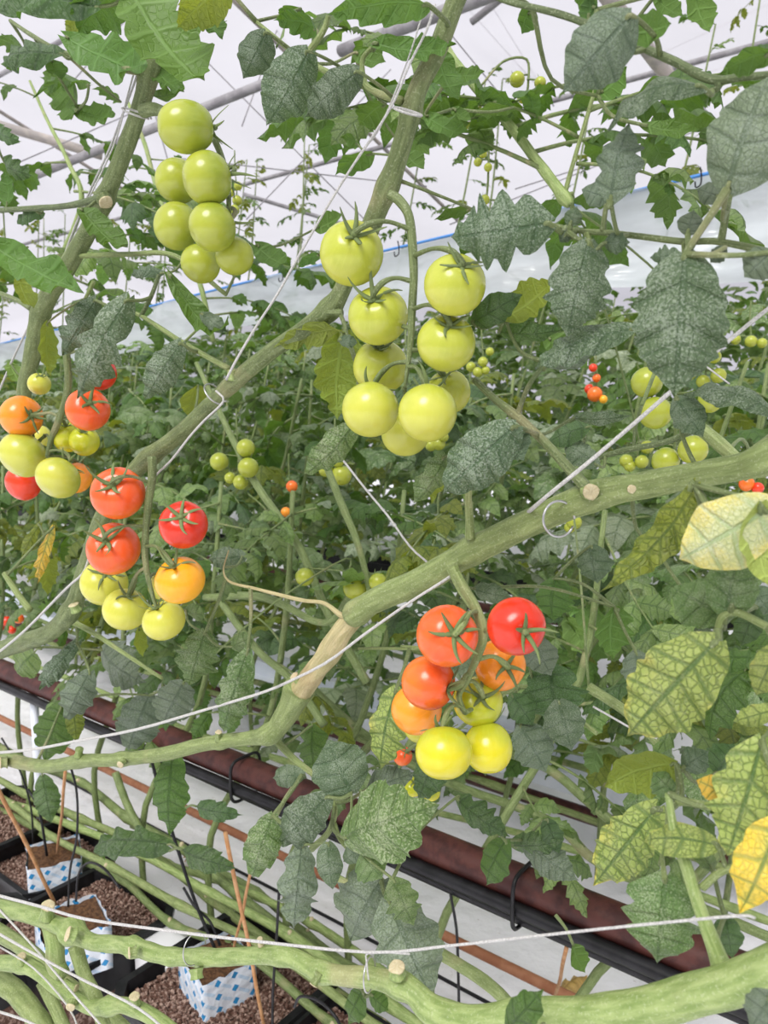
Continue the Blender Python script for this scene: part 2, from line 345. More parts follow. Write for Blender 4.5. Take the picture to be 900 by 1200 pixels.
for k, (x0, y0, x1, y1) in enumerate([(520, 30, 610, 140), (548, 10, 620, 90), (575, 5, 640, 110), (760, 110, 900, 60), (780, 60, 900, 5), (790, 90, 880, 185), (0, 200, 160, 130), (90, 90, 150, 20),
      (290, 130, 330, 20), (310, 235, 440, 100), (330, 80, 470, 120), (230, 60, 420, 250), (560, 250, 760, 170), (640, 210, 860, 140), (250, 190, 470, 215), (150, 20, 200, 200)]):
    beam(x0, y0, 4.9, x1, y1, 5.3, 0.004, M_beamd)
for c, z in ((0.4, 3.9), (3.2, 3.9), (5.0, 3.35)):                       # purlins under the film
    trim([row(c, -8, z), row(c, 18, z)], 0.018, M_beamd)
for t in (1.0, 4.0, 7.0, 10.0):                                          # hoops across
    trim([row(-4, t, 2.5), row(1.6, t, 4.5), row(7.6, t, 2.6)], 0.016, M_beam)

# ------------------------------------------------------------------ hanging film screen with its blue edge cord
C3 = 3.0
scr = thing('plastic_screen', 'clear plastic film sheet with blue edge cord, hung behind the centre vines', 'plastic sheet', row(C3, 2, 1.9))
tops = [(-60, 417), (0, 403), (140, 368), (300, 328), (450, 294), (640, 249), (760, 220), (900, 186), (980, 166), (1120, 132), (1350, 76)]
bots = [(-60, 440), (0, 434), (140, 415), (300, 380), (450, 365), (640, 342), (760, 335), (900, 328), (980, 322), (1120, 306), (1350, 280)]
vs, fs = [], []; nb = 10
TP = catmull([PR(x, y, C3) for x, y in tops], 8); BP = catmull([PR(x, y, C3) for x, y in bots], 8)
for i, (a, b) in enumerate(zip(TP, BP)):
    for j in range(nb+1):
        f = j/nb; p = a.lerp(b, f)
        p = p+NR*(0.05*noise.noise(p*2.2)+0.10*math.sin(f*PI)*(0.6+noise.noise(p*0.9))+0.02*noise.noise(p*7)); vs.append(p)
for i in range(len(TP)-1):
    for j in range(nb):
        a = i*(nb+1)+j; fs.append((a, a+1, a+nb+2, a+nb+1))
part('film', mesh('film', vs, fs), scr, M_film)
part('edge_cord', tube('edge_cord', TP[::4]+[TP[-1]], 0.0065, seg=6, n=2), scr, M_blue, 'blue edge cord')
for x, y in [(670, 243), (820, 206), (466, 290), (560, 268), (330, 321)]:
    p = PR(x, y, C3-0.01)
    part('hook', tube('hook', [p+Vector((0, 0, .03)), p+Vector((.006, 0, .0)), p+Vector((.004, 0, -.03)), p+Vector((-.012, 0, -.04)), p+Vector((-.016, 0, -.02))], 0.003, seg=6), scr, M_blk)

# ------------------------------------------------------------------ pipes
def rowpipe(name, label, cat, c, z, r, mat, t0=-2.2, t1=14, sag=0.0):
    o = obj(name, tube(name, [row(c, t0+(t1-t0)*k/24, z+sag*math.sin(k*1.7)) for k in range(25)], r, seg=16, n=1), mat=mat)
    return tag(o, label, cat)
hp = thing('heating_pipe', 'dark red-brown painted heating pipe crossing behind the near vines', 'pipe', row(0.96, 0, 0.61))
part('pipe', tube('pipe', [row(0.96, t, 0.570) for t in (-2.2, 0, 3, 14)], 0.0265, seg=24, n=2), hp, M_pipe)
for t in (-0.9, 1.9, 4.8): 
    part('support_post', tube('support_post', [row(0.96, t, 0.0), row(0.96, t, 0.55)], 0.011, seg=8, n=1), hp, M_gutter)
hoses = thing('irrigation_hose', 'black irrigation hose strapped under the red-brown pipe', 'hose', row(0.935, 0, 0.57))
part('hose', tube('hose', [row(0.930, -2.2+k*0.7, 0.546+0.003*math.sin(k*2.1)) for k in range(24)], 0.011, seg=12, n=2), hoses, M_blk)
part('hose', tube('hose', [row(0.943, -2.2+k*0.7, 0.531+0.004*math.sin(k*1.3)) for k in range(24)], 0.0095, seg=12, n=2), hoses, M_blk)
a = PR(606, 1060, 0.93); M0 = Matrix.Translation(Vector((a.x, a.y, 0.596)))
for dt in (0, 0.6, 2.3):
    cc = row(0.945, (a-row(0, 0, 0)).dot(DR)+dt, 0.560)
    sg = lambda v: math.copysign(abs(v)**.45, v)
    pts = [cc+NR*(.009+0.038*sg(math.cos(q)))+Vector((0, 0, 0.042*sg(math.sin(q)))) for q in [2*PI*k/28 for k in range(29)]]
    part('strap', tube('strap', pts, 0.0032, seg=6, n=1), hoses, M_blk)
g = (PR(513, 1087, 1.36)); c_g = 1.36
rowpipe('ground_pipe', 'thin rusty brown pipe lying on the white ground film', 'pipe', 1.36, 0.085, 0.0115, M_rust)
rowpipe('ground_cable', 'thin black cable lying beside the rusty ground pipe', 'cable', 1.30, 0.03, 0.004, M_blk, sag=0.006)
# white crop gutters of the next rows
def gutter(c, z, wd, hh, label, mat=M_gutter):
    a = row(c, -2, z); vs = []; prof = [(-wd/2, hh), (-wd/2, 0), (wd/2, 0), (wd/2, hh), (wd/2-.004, hh), (wd/2-.004, .004), (-wd/2+.004, .004), (-wd/2+.004, hh)]
    for t in (-2, 5, 14): vs += [row(c+x, t, z+y) for x, y in prof]
    fs = [(s*8+k, s*8+(k+1) % 8, s*8+8+(k+1) % 8, s*8+8+k) for s in range(2) for k in range(8)]
    tag(obj('crop_gutter', mesh('crop_gutter', vs, fs, False), mat=mat), label, 'gutter')
gutter(2.02, 0.20, 0.16, 0.06, 'white steel crop gutter on the floor beyond the red-brown pipe')
gutter(3.5, 0.36, 0.20, 0.06, 'dark crop gutter far behind the ripe cluster', M_blk)
rowpipe('rail_pipe', 'slim red-brown rail pipe under the white crop gutter', 'pipe', 1.94, 0.155, 0.022, M_pipe)
rowpipe('rail_pipe', 'dark red-brown pipe in front of the far dark gutter', 'pipe', 3.3, 0.30, 0.025, M_pipe)
rowpipe('rail_pipe', 'pale pipe low beyond the white crop gutter', 'pipe', 2.5, 0.10, 0.024, M_gutter)

# ------------------------------------------------------------------ pots, growing cubes, grit, canes, drip tubes
ROT = Matrix.Rotation(math.atan2(DR.y, DR.x), 4, 'Z')
def open_pot(name, center, w_, h, mat):
    """square tapered pot with a rolled rim, open on top"""
    prof = [(w_*0.40, 0), (w_*0.5, h), (w_*0.53, h), (w_*0.53, h+.012), (w_*0.48, h+.012), (w_*0.47, h-.02), (w_*0.38, .01)]
    vs, fs = [], []
    cr = [(1, .8), (.8, 1), (-.8, 1), (-1, .8), (-1, -.8), (-.8, -1), (.8, -1), (1, -.8)]
    for r, z in prof:
        for x, y in cr: vs.append(Vector((x*r, y*r, z)))
    for i in range(len(prof)-1):
        for k in range(8): fs.append((i*8+k, i*8+(k+1) % 8, i*8+8+(k+1) % 8, i*8+8+k))
    fs.append(tuple(range(7, -1, -1))); fs.append(tuple(range((len(prof)-1)*8, len(prof)*8)))
    return mesh(name, vs, fs, False)
PEB = []
for k in range(5):
    bm = bmesh.new(); bmesh.ops.create_icosphere(bm, subdivisions=1, radius=1)
    for v in bm.verts: v.co *= 1+0.35*noise.noise(v.co*1.7+Vector((k*5, 0, 0)))
    for v in bm.verts: v.co.z *= 0.75
    PEB.append(([v.co.copy() for v in bm.verts], [tuple(v.index for v in f.verts) for f in bm.faces])); bm.free()
def grit(name, w_, z, n, parent, mat, seed):
    rr = random.Random(seed); vs, fs = [], []
    for _ in range(n):
        pv, pf = PEB[rr.randrange(5)]; s = rr.uniform(.0022, .0058)
        M = Matrix.Translation((rr.uniform(-w_/2, w_/2), rr.uniform(-w_/2, w_/2), z+rr.uniform(-.002, .004))) @ Matrix.Rotation(rr.random()*6, 4, (rr.random(), rr.random(), .3)) @ Matrix.Scale(s, 4)
        b = len(vs); vs += [M @ v for v in pv]; fs += [tuple(i+b for i in f) for f in pf]
    o = obj(name, mesh(name, vs, fs, False), parent, mat, local=Matrix.Identity(4)); o['kind'] = 'stuff'; return o
POTH = 0.20
def pot(px, py, label, wd=0.26, dz=0.0, n=2600, rot=0.0):
    p = PZ(px, py, POTH+0.02+dz); o = thing('plant_pot', label, 'pot', (p.x, p.y, 0), 'black square plant pots')
    M = Matrix.Translation((p.x, p.y, 0)) @ ROT @ Matrix.Rotation(rot, 4, 'Z')
    o.rotation_euler = M.to_euler(); WM[o.name] = M
    obj('pot_body', open_pot('pot_body', None, wd, POTH+0.01+dz, M_blk), o, M_blk, local=Matrix.Identity(4))
    obj('substrate', box_me('substrate', Matrix.Translation((0, 0, POTH-0.07+dz)), wd*.92, wd*.92, .13), o, M_gran, local=Matrix.Identity(4))
    grit('grit', wd*.9, POTH-0.003+dz, n, o, M_gran, int(px)+int(py)); return p
pot(268, 1150, 'black square pot of brown grit under the lowest cube at the bottom edge', 0.30, 0, 4200)
pot(98, 1075, 'black square pot of brown grit under the middle wrapped cube', 0.27, 0)
pot(60, 1003, 'black square pot of brown grit under the rear wrapped cube', 0.23, -0.03)
pot(-8, 960, 'black square pot at the left edge, highest in the picture', 0.27, 0)
pot(-20, 1100, 'black square pot at the left edge beside the middle cube', 0.22, 0)
pot(395, 1215, 'small black pot of grit at the bottom edge right of the lowest cube', 0.14, 0.02, 1500)
def cube(px, py, label, rz, s=0.1, h=0.075, zb=POTH):
    p = PZ(px, py, zb+h); o = thing('growing_cube', label, 'growing cube', (p.x, p.y, zb), 'wrapped growing cubes on the pots')
    M = Matrix.Translation((p.x, p.y, zb-0.004)) @ Matrix.Rotation(rz, 4, 'Z'); o.rotation_euler = (0, 0, rz); o.location.z = zb-0.004; WM[o.name] = M
    vs, fs, uvs = [], [], []; n = 10; per = 0; pts = []
    for k in range(4):
        a = Vector((.5, .5)) if k == 0 else Vector((-.5, .5)) if k == 1 else Vector((-.5, -.5)) if k == 2 else Vector((.5, -.5))
        b = [Vector((-.5, .5)), Vector((-.5, -.5)), Vector((.5, -.5)), Vector((.5, .5))][k]
        pts += [a.lerp(b, i/n) for i in range(n)]
    pts.append(pts[0]); rings = 7
    for j in range(rings):
        z = h*j/(rings-1)
        for i, q in enumerate(pts):
            iw = i % (len(pts)-1)
            e = 1+0.05*noise.noise(Vector((q.x*5, q.y*5, z*30+px)))+(0.03*math.sin(iw*1.9) if j == rings-1 else 0)
            vs.append(Vector((q.x*s*e, q.y*s*e, z+(0.006*noise.noise(Vector((q.x*9, q.y*9, px))) if j == rings-1 else 0)))); uvs.append((i*s/n, z))
    m = len(pts)
    for j in range(rings-1):
        for i in range(m-1): fs.append((j*m+i, j*m+i+1, j*m+m+i+1, j*m+m+i))
    wp = obj('wrapper', mesh('wrapper', vs, fs, True, uvs), o, M_bag, local=Matrix.Identity(4)); wp['label'] = 'white film wrapper printed with blue squares and dashes'
    vs, fs = [], []; g_ = 14
    for j in range(g_+1):
        for i in range(g_+1):
            x, y = (i/g_-.5)*s*.95, (j/g_-.5)*s*.95
            hole = 0.02*math.exp(-((x-.005)**2+(y+.005)**2)/0.00018)
            vs.append(Vector((x, y, h-.006-hole+.006*noise.noise(Vector((x*60, y*60, px))))))
    for j in range(g_):
        for i in range(g_): a = j*(g_+1)+i; fs.append((a, a+1, a+g_+2, a+g_+1))
    obj('coir_top', mesh('coir_top', vs, fs), o, M_coir, local=Matrix.Identity(4)); return p
cube(254, 1118, 'wrapped growing cube with blue printed squares, lowest, nearest the bottom edge', math.radians(38), s=.105)
cube(84, 1074, 'wrapped growing cube half hidden behind a thick pale stem, middle of the three', math.radians(33), s=.118, h=.09)
cube(63, 996, 'wrapped growing cube farthest back on the left with two canes', math.radians(25), s=.115, h=.08, zb=POTH-.03)
tag(obj('white_box', box_me('white_box', Matrix.Translation(PZ(196, 1110, 0.2)-Vector((0, 0, .045))) @ ROT, .11, .08, .10, .004), mat=simple('white_card', (0.8, 0.8, 0.82), 0.5)), 'plain white block behind the lowest wrapped cube', 'box')
def cane(x0, y0, z0, x1, y1, c, r, label):
    a, b = PZ(x0, y0, z0), PR(x1, y1, c)
    m = a.lerp(b, .5)+Vector((.002, 0, 0)); tag(obj('bamboo_cane', tube('bamboo_cane', [a, a.lerp(b, .25), m, a.lerp(b, .75), b], r, seg=8, n=3, rough=.15), mat=M_cane), label, 'cane', 'bamboo canes')
cane(66, 1062, .27, -12, 905, .56, .0035, 'bamboo cane slanting up to the left edge above the rear cube')
cane(67, 1000, .27, 77, 900, .70, .003, 'upright bamboo cane in the rear wrapped cube')
cane(312, 1215, .2, 264, 976, .68, .0032, 'long bamboo cane leaning across the front of the lowest cube')
cane(272, 1120, .26, 296, 1012, .74, .0025, 'short thin bamboo cane crossing behind the long one')
cane(648, 1178, .12, 664, 1110, .95, .003, 'short bamboo cane below the red-brown pipe')
def drip(pts, c, label, r=.0022):
    P_ = [PR(x, y, c) for x, y in pts]; tag(obj('drip_tube', tube('drip_tube', P_, r, seg=8, n=5), mat=M_blk), label, 'drip tube')
drip([(176, 885), (188, 930), (205, 985), (228, 1055), (252, 1112)], .82, 'thick black drip tube running down into the lowest cube', .0032)
drip([(82, 895), (90, 930), (90, 980), (82, 1020), (80, 1062)], .70, 'thin black drip tube standing in the middle cube')
drip([(89, 1056), (92, 1025), (104, 1011), (122, 1018), (140, 1040)], .70, 'bent black drip peg hooked over the middle cube')
drip([(2, 865), (22, 900), (36, 945), (39, 990)], .85, 'black drip tube curving down left of the rear cube')
drip([(33, 925), (46, 950), (55, 1003)], .83, 'short black drip peg in the rear cube', .003)
drip([(327, 1045), (324, 1100), (320, 1160), (319, 1215)], .78, 'straight black drip tube hanging at the bottom centre left')
drip([(528, 1048), (535, 1090), (537, 1140), (538, 1188)], .93, 'black drip tube dropping from the hose at the bottom centre')
drip([(215, 1040), (228, 1062), (246, 1080), (258, 1108)], .83, 'small black tube curling behind the lowest cube', .0026)
drip([(345, 1180), (352, 1168), (372, 1172), (392, 1190), (405, 1215)], .74, 'black tube looped over the small pot')

# ------------------------------------------------------------------ tomato vines: stems, leaves, stalks
STEMPTS = []                                                             # points new leaf stalks can grow from
def register(P_, r, plant):
    for p, q in zip(P_, r): STEMPTS.append((p, q, plant))
def stem(plant, pts, c, mat, name='stem', rough=.10, nodes=(), seg=14, label=None, dense=True):
    """pts: (px, py, width px[, c])"""
    P_ = [PR(p[0], p[1], p[3] if len(p) > 3 else c) for p in pts]; rr = [p[2]/2*depth(q)/F for p, q in zip(pts, P_)]
    bl = [(PR(n[0], n[1], n[3] if len(n) > 3 else c), (n[2])*depth(PR(n[0], n[1], c))/F, n[4] if len(n) > 4 else .3) for n in nodes]
    o = part(name, tube(name, P_, rr, seg=seg, n=8, rough=rough, bulges=bl, seed=pts[0][0]), plant, SM[mat], label)
    pp = catmull([Vector((*a, b)) for a, b in zip(P_, rr)], 6)
    register([Vector(p[:3]) for p in pp], [p[3] for p in pp], plant); return o
def stub(plant, px, py, c, dx, dy, w_, ln, cap=True, toward=.3, mat='green'):
    p = PR(px, py, c); d = depth(p)/F; dirv = (RT*dx-UP*dy).normalized()*(1-toward)-FW*toward; dirv.normalize()
    r = w_*.40*d; e = p+dirv*ln*.9*d
    part('leaf_stub', tube('leaf_stub', [p, p.lerp(e, .5), e], [r*1.25, r*.95, r*1.1], seg=12, n=3, rough=.12), plant, SM[mat])
    if cap:
        q = e+dirv*r*.12
        part('leaf_scar', tube('leaf_scar', [e-dirv*r*.1, q, q+dirv*r*.08], [r*1.12, r*1.0, r*.55], seg=12, n=2, rough=.3), plant, SM['cut'], 'pale cut scar')
def leaf_me(n, sub, cols, asp, lobe=.25, curl=.12, fold=.25, wave=.03, seed=0, droop=0.0, twist=0.0, base=.26):
    """one leaflet: midrib along x 0..1, blade in y, upper side +z. rows follow the side veins"""
    rr = random.Random(seed); rows = n*sub; vs, uvs, fs = [], [], []; lobe *= (.95 if lobe >= .35 else .6); ph_ = rr.random()*9
    amp = [[rr.uniform(.35, 1.5) for _ in range(n+1)] for _ in (0, 1)]
    skew = rr.uniform(-.05, .05)
    for i in range(rows+1):
        s = i/sub; t = i/rows
        mx = t*.97 if i < rows else 1.0
        w0 = math.sin(PI*min(1, (t*.994+.006))**.66)**.80 if t < 1 else 0.0
        fr = (s % 1); tri = .5-.5*math.cos(2*PI*(fr**.8 if fr > 0 else 0)); tri = tri**.8   # 1 near tooth tips
        for j in range(-cols, cols+1):
            v = j/cols; av = abs(v); side = 0 if j < 0 else 1
            a = lobe*(1-.55*t)*amp[side][min(n, int(s))]
            w_ = asp*.5*w0*(1+a*(tri-.6)*1.05)
            fwd = (.16+.14*(1-t))*av*w0+a*.13*tri*av*w0 - base*(1-t)**3*av*(.25+.75*w0)
            w_ *= 1+.10*noise.noise(Vector((t*3.5, side*5+ph_, 0)))
            x = mx+fwd*(1-t)**.5; y = w_*v
            x = min(x, 1.0)
            zz = curl*4*x*(1-x)-droop*x*x*0 - fold*abs(y)*(.7+.6*av)
            zz += wave*math.sin(s*2*PI*.5+seed)*av + wave*.6*noise.noise(Vector((x*4, y*4, seed)))
            zz += .011*asp*math.cos(2*PI*(s-.0))*4*av*(1-av*.75)*w0*(1 if sub > 2 else 0)
            y2 = y*math.cos(fold*.8*av)+skew*x*(1-x)
            tw = twist*x; yy = y2*math.cos(tw)-zz*math.sin(tw)*0; zz = zz+y2*math.sin(tw)
            vs.append(Vector((x, yy, zz))); uvs.append((s, v))
    m = 2*cols+1
    for i in range(rows):
        for j in range(m-1): a = i*m+j; fs.append((a, a+m, a+m+1, a+1))
    return vs, fs, uvs
def blade_matrix(B, T, roll, toward=True):
    u = T-B; L = u.length; u = u/L; v = (CAMP-(B+T)/2); v = v-u*v.dot(u); v.normalize()
    v = Matrix.Rotation(math.radians(roll), 3, u) @ v
    y = v.cross(u); M = Matrix((u, y, v)).transposed().to_4x4(); M = Matrix.Translation(B) @ M @ Matrix.Scale(L, 4); return M, L
def nearest(p, maxd=.16):
    best = None; bd = maxd
    for q, r, pl in STEMPTS:
        d = (q-p).length
        if d < bd: bd = d; best = (q, r, pl)
    return best
NLEAF = 0
def leaf(plant, bx, by, tx, ty, c, w_, kind, roll=0, curl=.12, lobe=.28, fold=.3, ct=None, n=None, stalk=True, sm='olive', wave=.04, twist=0.0):
    global NLEAF; NLEAF += 1
    B, T = PR(bx, by, c), PR(tx, ty, c if ct is None else ct)
    M, L = blade_matrix(B, T, roll); d = depth((B+T)/2)
    asp = w_*d/F/L/max(.35, abs(math.cos(math.radians(roll))))
    n = n or ((5 if lobe >= .35 else 7) if L > .05 else 4)
    vs, fs, uvs = leaf_me(n, 5, 5, asp, lobe, curl, fold, wave, seed=NLEAF, twist=twist)
    near = nearest(B) if stalk else None
    if near and near[2] is not None and plant is None: plant = near[2]
    o = obj('leaflet', mesh('leaflet', vs, fs, True, uvs), plant, LM[kind], world=M); regw(o, M)
    if stalk:
        r = .0011 if L < .06 else .0015
        if near:
            q = near[0]; ax = (T-B).normalized(); mid = B.lerp(q, .5)-ax*(B-q).length*.12-Vector((0, 0, .004))
            part('leaf_stalk', tube('leaf_stalk', [q, mid, B, B+ax*.004], [r*1.4, r*1.1, r, r*.8], seg=8, n=4), plant, SM[sm])
            register([B], [r], plant)
        else:
            ax = (B-T).normalized(); part('leaf_stalk', tube('leaf_stalk', [B+ax*.03+Vector((0, 0, -.008)), B+ax*.012, B], [r*1.3, r, r], seg=8, n=4), plant, SM[sm])
    return o
def rachis(plant, pts, c, mat='olive'): stem(plant, pts, c, mat, name='leaf_stalk', rough=.05, seg=9)

# plants of the near row
A = thing('tomato_plant', 'tomato vine with upright olive stem at the upper left, green fruit beside it', 'tomato plant', PR(28, 470, .5))
B_ = thing('tomato_plant', 'tomato vine whose stem sweeps from bottom left to the top centre', 'tomato plant', PR(0, 755, .47))
C_ = thing('tomato_plant', 'tomato vine whose knobbly stem crosses the middle to the right edge', 'tomato plant', PR(0, 888, .47))
D_ = thing('tomato_plant', 'pale green tomato vine lying along the bottom edge', 'tomato plant', PR(0, 1065, .33))
E_ = thing('tomato_plant', 'pale green tomato vine in the bottom left corner with stub nodes', 'tomato plant', PR(0, 1130, .36))
G_ = thing('tomato_plant', 'yellowing tomato plant with veined leaves at the lower right', 'tomato plant', PR(850, 1135, .33))
H_ = thing('tomato_plant', 'grey-leaved tomato plant reaching in from the right edge', 'tomato plant', PR(905, 293, .42))
I_ = thing('tomato_plant', 'slender light green tomato vine behind the top centre', 'tomato plant', PR(660, 230, .9))
J_ = thing('tomato_plant', 'thin-stemmed grey tomato plant below the middle, over the red-brown pipe', 'tomato plant', PR(325, 870, .5))
K_ = thing('tomato_plant', 'tomato vine at the right behind the crossing stem, green fruit on it', 'tomato plant', PR(800, 500, .7))
stem(A, [(205, -30, 22.7), (180, 62, 21.0), (163, 130, 19.3), (123, 232, 20.2), (78, 315, 21.0), (50, 360, 21.0), (38, 415, 19.3), (28, 465, 16.8), (24, 540, 15.1)], .50, 'olive', nodes=[(176, 88, 14), (178, 130, 12, .5, .15), (121, 233, 10), (45, 365, 9)])
stem(A, [(168, 130, 16), (180, 128, 15), (192, 131, 12)], .49, 'olive', name='truss_base')
stem(A, [(165, 84, 10), (120, 76, 7), (70, 60, 6.5), (35, 40, 5), (12, 24, 4)], .49, 'olive', name='leaf_stalk')
stem(A, [(122, 232, 11), (80, 241, 7), (40, 244, 6.5), (-10, 247, 6)], .49, 'dark', name='leaf_stalk')
stub(A, 122, 233, .49, .4, .6, 19, 8, mat='olive')
stem(B_, [(548, -30, 23.2), (535, 0, 23.2), (512, 60, 23.2), (488, 110, 22.4), (465, 190, 23.2), (445, 240, 24.1), (412, 315, 21.5), (392, 355, 21.5), (362, 383, 22.4), (318, 412, 18.9), (270, 452, 19.8), (215, 505, 19.8), (160, 550, 20.6), (122, 605, 20.6), (102, 660, 18.9), (85, 712, 19.8), (60, 740, 20.6), (30, 752, 20.6), (-20, 768, 20.6)], .47, 'olive',
     nodes=[(478, 130, 12), (458, 222, 14, .47, .25), (388, 365, 14), (270, 440, 10), (178, 540, 10), (82, 716, 14)])
stub(B_, 272, 445, .465, .1, -1, 15, 14, mat='pale', cap=False); stub(B_, 385, 366, .465, 1, .2, 11, 20, mat='olive', cap=False)
stub(B_, 90, 716, .465, -.3, -1, 14, 10, mat='pale')
stem(C_, [(1180, 330, 30, .50), (1040, 440, 32, .50), (950, 505, 46, .50), (900, 535, 43), (868, 547, 32), (820, 556, 32), (760, 568, 32), (700, 580, 33), (640, 604, 34), (590, 628, 33), (545, 650, 33), (490, 682, 32), (440, 704, 30), (412, 722, 27)], .47, 'green',
     nodes=[(690, 575, 20, .47, .22), (549, 637, 14, .47, .22), (418, 716, 12, .47, .22)])
stem(C_, [(418, 718, 27), (400, 742, 26), (382, 770, 26), (362, 795, 28), (345, 818, 31)], .47, 'scar', label='brown split length of stem', rough=.28)
stem(C_, [(352, 806, 30), (335, 838, 27), (316, 860, 21.3), (285, 866, 16.7), (240, 872, 16.7), (190, 884, 16.7), (140, 890, 15.2), (95, 892, 15.2), (50, 898, 15.2), (0, 888, 15.2), (-20, 885, 15.2)], .47, 'green', nodes=[(350, 808, 16, .47, .3), (316, 862, 12), (258, 866, 9, .47, .25), (143, 891, 8, .47, .35), (90, 882, 11, .47, .4)])
stub(C_, 690, 575, .46, 0, .05, 22, 12, toward=.9, mat='pale'); stub(C_, 737, 572, .465, 0, .05, 12, 12, toward=.9)
stub(C_, 256, 868, .465, .1, -1, 9, 14, cap=True); stub(C_, 92, 886, .465, .3, -1, 11, 12, mat='pale', cap=False); stub(C_, 145, 892, .46, -.2, .2, 10, 8, toward=.7)
stub(C_, 372, 772, .465, 1, -.4, 14, 22, mat='scar'); stub(C_, 352, 800, .465, -.6, -.8, 12, 14, mat='pale'); stub(C_, 9, 893, .46, -1, 0, 15, 8)
stem(C_, [(415, 716, 9), (402, 722, 7), (380, 707, 5), (352, 703, 5), (300, 690, 4), (270, 682, 3), (262, 668, 2), (268, 645, 1.5)], .465, 'scar', name='dry_tendril', label='dry yellow side shoot', seg=8)
stem(C_, [(688, 572, 15), (672, 555, 13), (640, 520, 11), (608, 490, 11), (580, 468, 9), (556, 445, 8)], .46, 'olive', name='leaf_stalk')
stem(C_, [(606, 490, 8), (612, 470, 6), (622, 448, 6), (640, 425, 5)], .46, 'dark', name='leaf_stalk')
stem(C_, [(551, 632, 12), (550, 605, 10), (549, 580, 8), (556, 545, 6), (575, 510, 5)], .46, 'green', name='leaf_stalk')
stem(C_, [(530, 665, 14), (542, 690, 13), (556, 712, 12)], .455, 'green', name='truss_base')
stem(D_, [(-30, 1058, 19.2), (0, 1064, 19.2), (45, 1075, 18.5), (85, 1092, 19.2), (110, 1104, 18.5), (150, 1108, 19.2), (195, 1120, 19.2), (250, 1122, 19.2), (330, 1120, 21.5), (380, 1140, 22.2), (440, 1147, 24.4), (480, 1160, 25.2), (510, 1185, 34), (560, 1196, 34), (630, 1190, 38), (700, 1188, 42), (770, 1178, 45), (830, 1162, 47), (880, 1145, 48), (940, 1120, 50), (1050, 1060, 48), (1160, 980, 46)], .33, 'pale', rough=.13,
     nodes=[(85, 1092, 16, .33, .35), (83, 1090, 10), (157, 1112, 9, .33, .4), (200, 1120, 10, .33, .15), (238, 1125, 14, .33, .25), (330, 1115, 10, .33, .2), (377, 1145, 10, .33, .4), (470, 1150, 14, .33, .4), (600, 1192, 14, .33, .15)])
stub(D_, 55, 1075, .325, .25, -1, 18, 22, mat='pale'); stub(D_, 88, 1096, .32, -.6, -.3, 19, 10, mat='pale'); stub(D_, 160, 1115, .32, -.6, 0, 15, 9)
stub(D_, 466, 1142, .325, -.1, -1, 22, 14, mat='pale'); stub(D_, 375, 1140, .325, -.5, .8, 11, 16); stub(D_, 306, 1108, .33, -.1, -1, 8, 12, mat='cut'); stub(D_, 230, 1135, .32, .2, 1, 18, 12, cap=False, mat='pale')
stem(D_, [(58, 1080, 20.4), (64, 1105, 20.4), (66, 1130, 21.2), (74, 1142, 17.0)], .335, 'pale', name='side_branch')
stem(D_, [(88, 1108, 16.1), (98, 1140, 16.1), (112, 1170, 16.1), (125, 1215, 15.3)], .345, 'green', name='side_branch')
stem(E_, [(-20, 1128, 17.6), (25, 1130, 17.6), (50, 1142, 17.6), (80, 1165, 17.6), (110, 1180, 17.6), (145, 1178, 17.6), (175, 1190, 18.4), (205, 1212, 19.2)], .34, 'pale', nodes=[(25, 1125, 10, .34, .4), (130, 1182, 14, .34, .35)], rough=.14)
stub(E_, 26, 1128, .335, .1, -1, 12, 12, mat='pale'); stub(E_, 76, 1152, .335, .9, .1, 10, 20, mat='pale'); stub(E_, 158, 1176, .335, .1, -1, 14, 14, mat='pale')
stub(E_, 85, 1175, .33, 0, .1, 13, 7, toward=.8)
stem(E_, [(-15, 1085, 19.2), (30, 1112, 17.6), (75, 1150, 16.0), (140, 1200, 16.0), (160, 1225, 16.0)], .42, 'green', name='side_branch')
stem(E_, [(-10, 1140, 24), (20, 1165, 24), (45, 1195, 24), (60, 1220, 24)], .36, 'green', name='side_branch')
stem(E_, [(50, 1150, 16), (62, 1175, 15), (80, 1215, 15)], .37, 'green', name='side_branch')
stem(G_, [(852, 1150, 26), (838, 1112, 20), (822, 1070, 16), (803, 1012, 14), (790, 975, 11), (783, 930, 8)], .34, 'pale', nodes=[(852, 1140, 10)])
stem(G_, [(823, 1040, 10), (845, 1022, 9), (875, 1012, 7), (905, 1000, 6)], .34, 'green', name='leaf_stalk')
stem(G_, [(835, 755, 8), (842, 735, 9), (848, 722, 10), (865, 718, 9), (900, 735, 9)], .36, 'green', name='leaf_stalk')
stem(G_, [(780, 950, 7), (800, 940, 9), (840, 945, 10), (905, 940, 10)], .40, 'green', name='leaf_stalk')
stem(G_, [(783, 945, 6), (782, 965, 6), (776, 1000, 5), (779, 1030, 7)], .35, 'green', name='leaf_stalk')
stem(H_, [(930, 305, 11), (890, 293, 9), (840, 283, 8), (800, 283, 8), (750, 277, 7), (713, 273, 7), (675, 270, 6), (640, 262, 5), (600, 255, 3)], .42, 'olive', name='stem')
stem(H_, [(845, 283, 9), (850, 255, 8), (856, 225, 7), (862, 200, 5)], .42, 'olive', name='leaf_stalk')
stem(H_, [(706, 272, 7), (709, 250, 6), (712, 232, 6)], .42, 'olive', name='leaf_stalk')
stem(H_, [(803, 283, 9), (803, 300, 8), (802, 330, 6)], .42, 'green', name='leaf_stalk'); stem(H_, [(688, 273, 8), (690, 288, 7), (688, 310, 5)], .42, 'green', name='leaf_stalk')
stem(H_, [(570, -8, 6), (600, 3, 7), (650, 15, 8), (693, 30, 8), (740, 50, 9), (790, 72, 10), (833, 93, 10), (873, 90, 9), (930, 85, 9)], .40, 'dark', name='leaf_stalk')
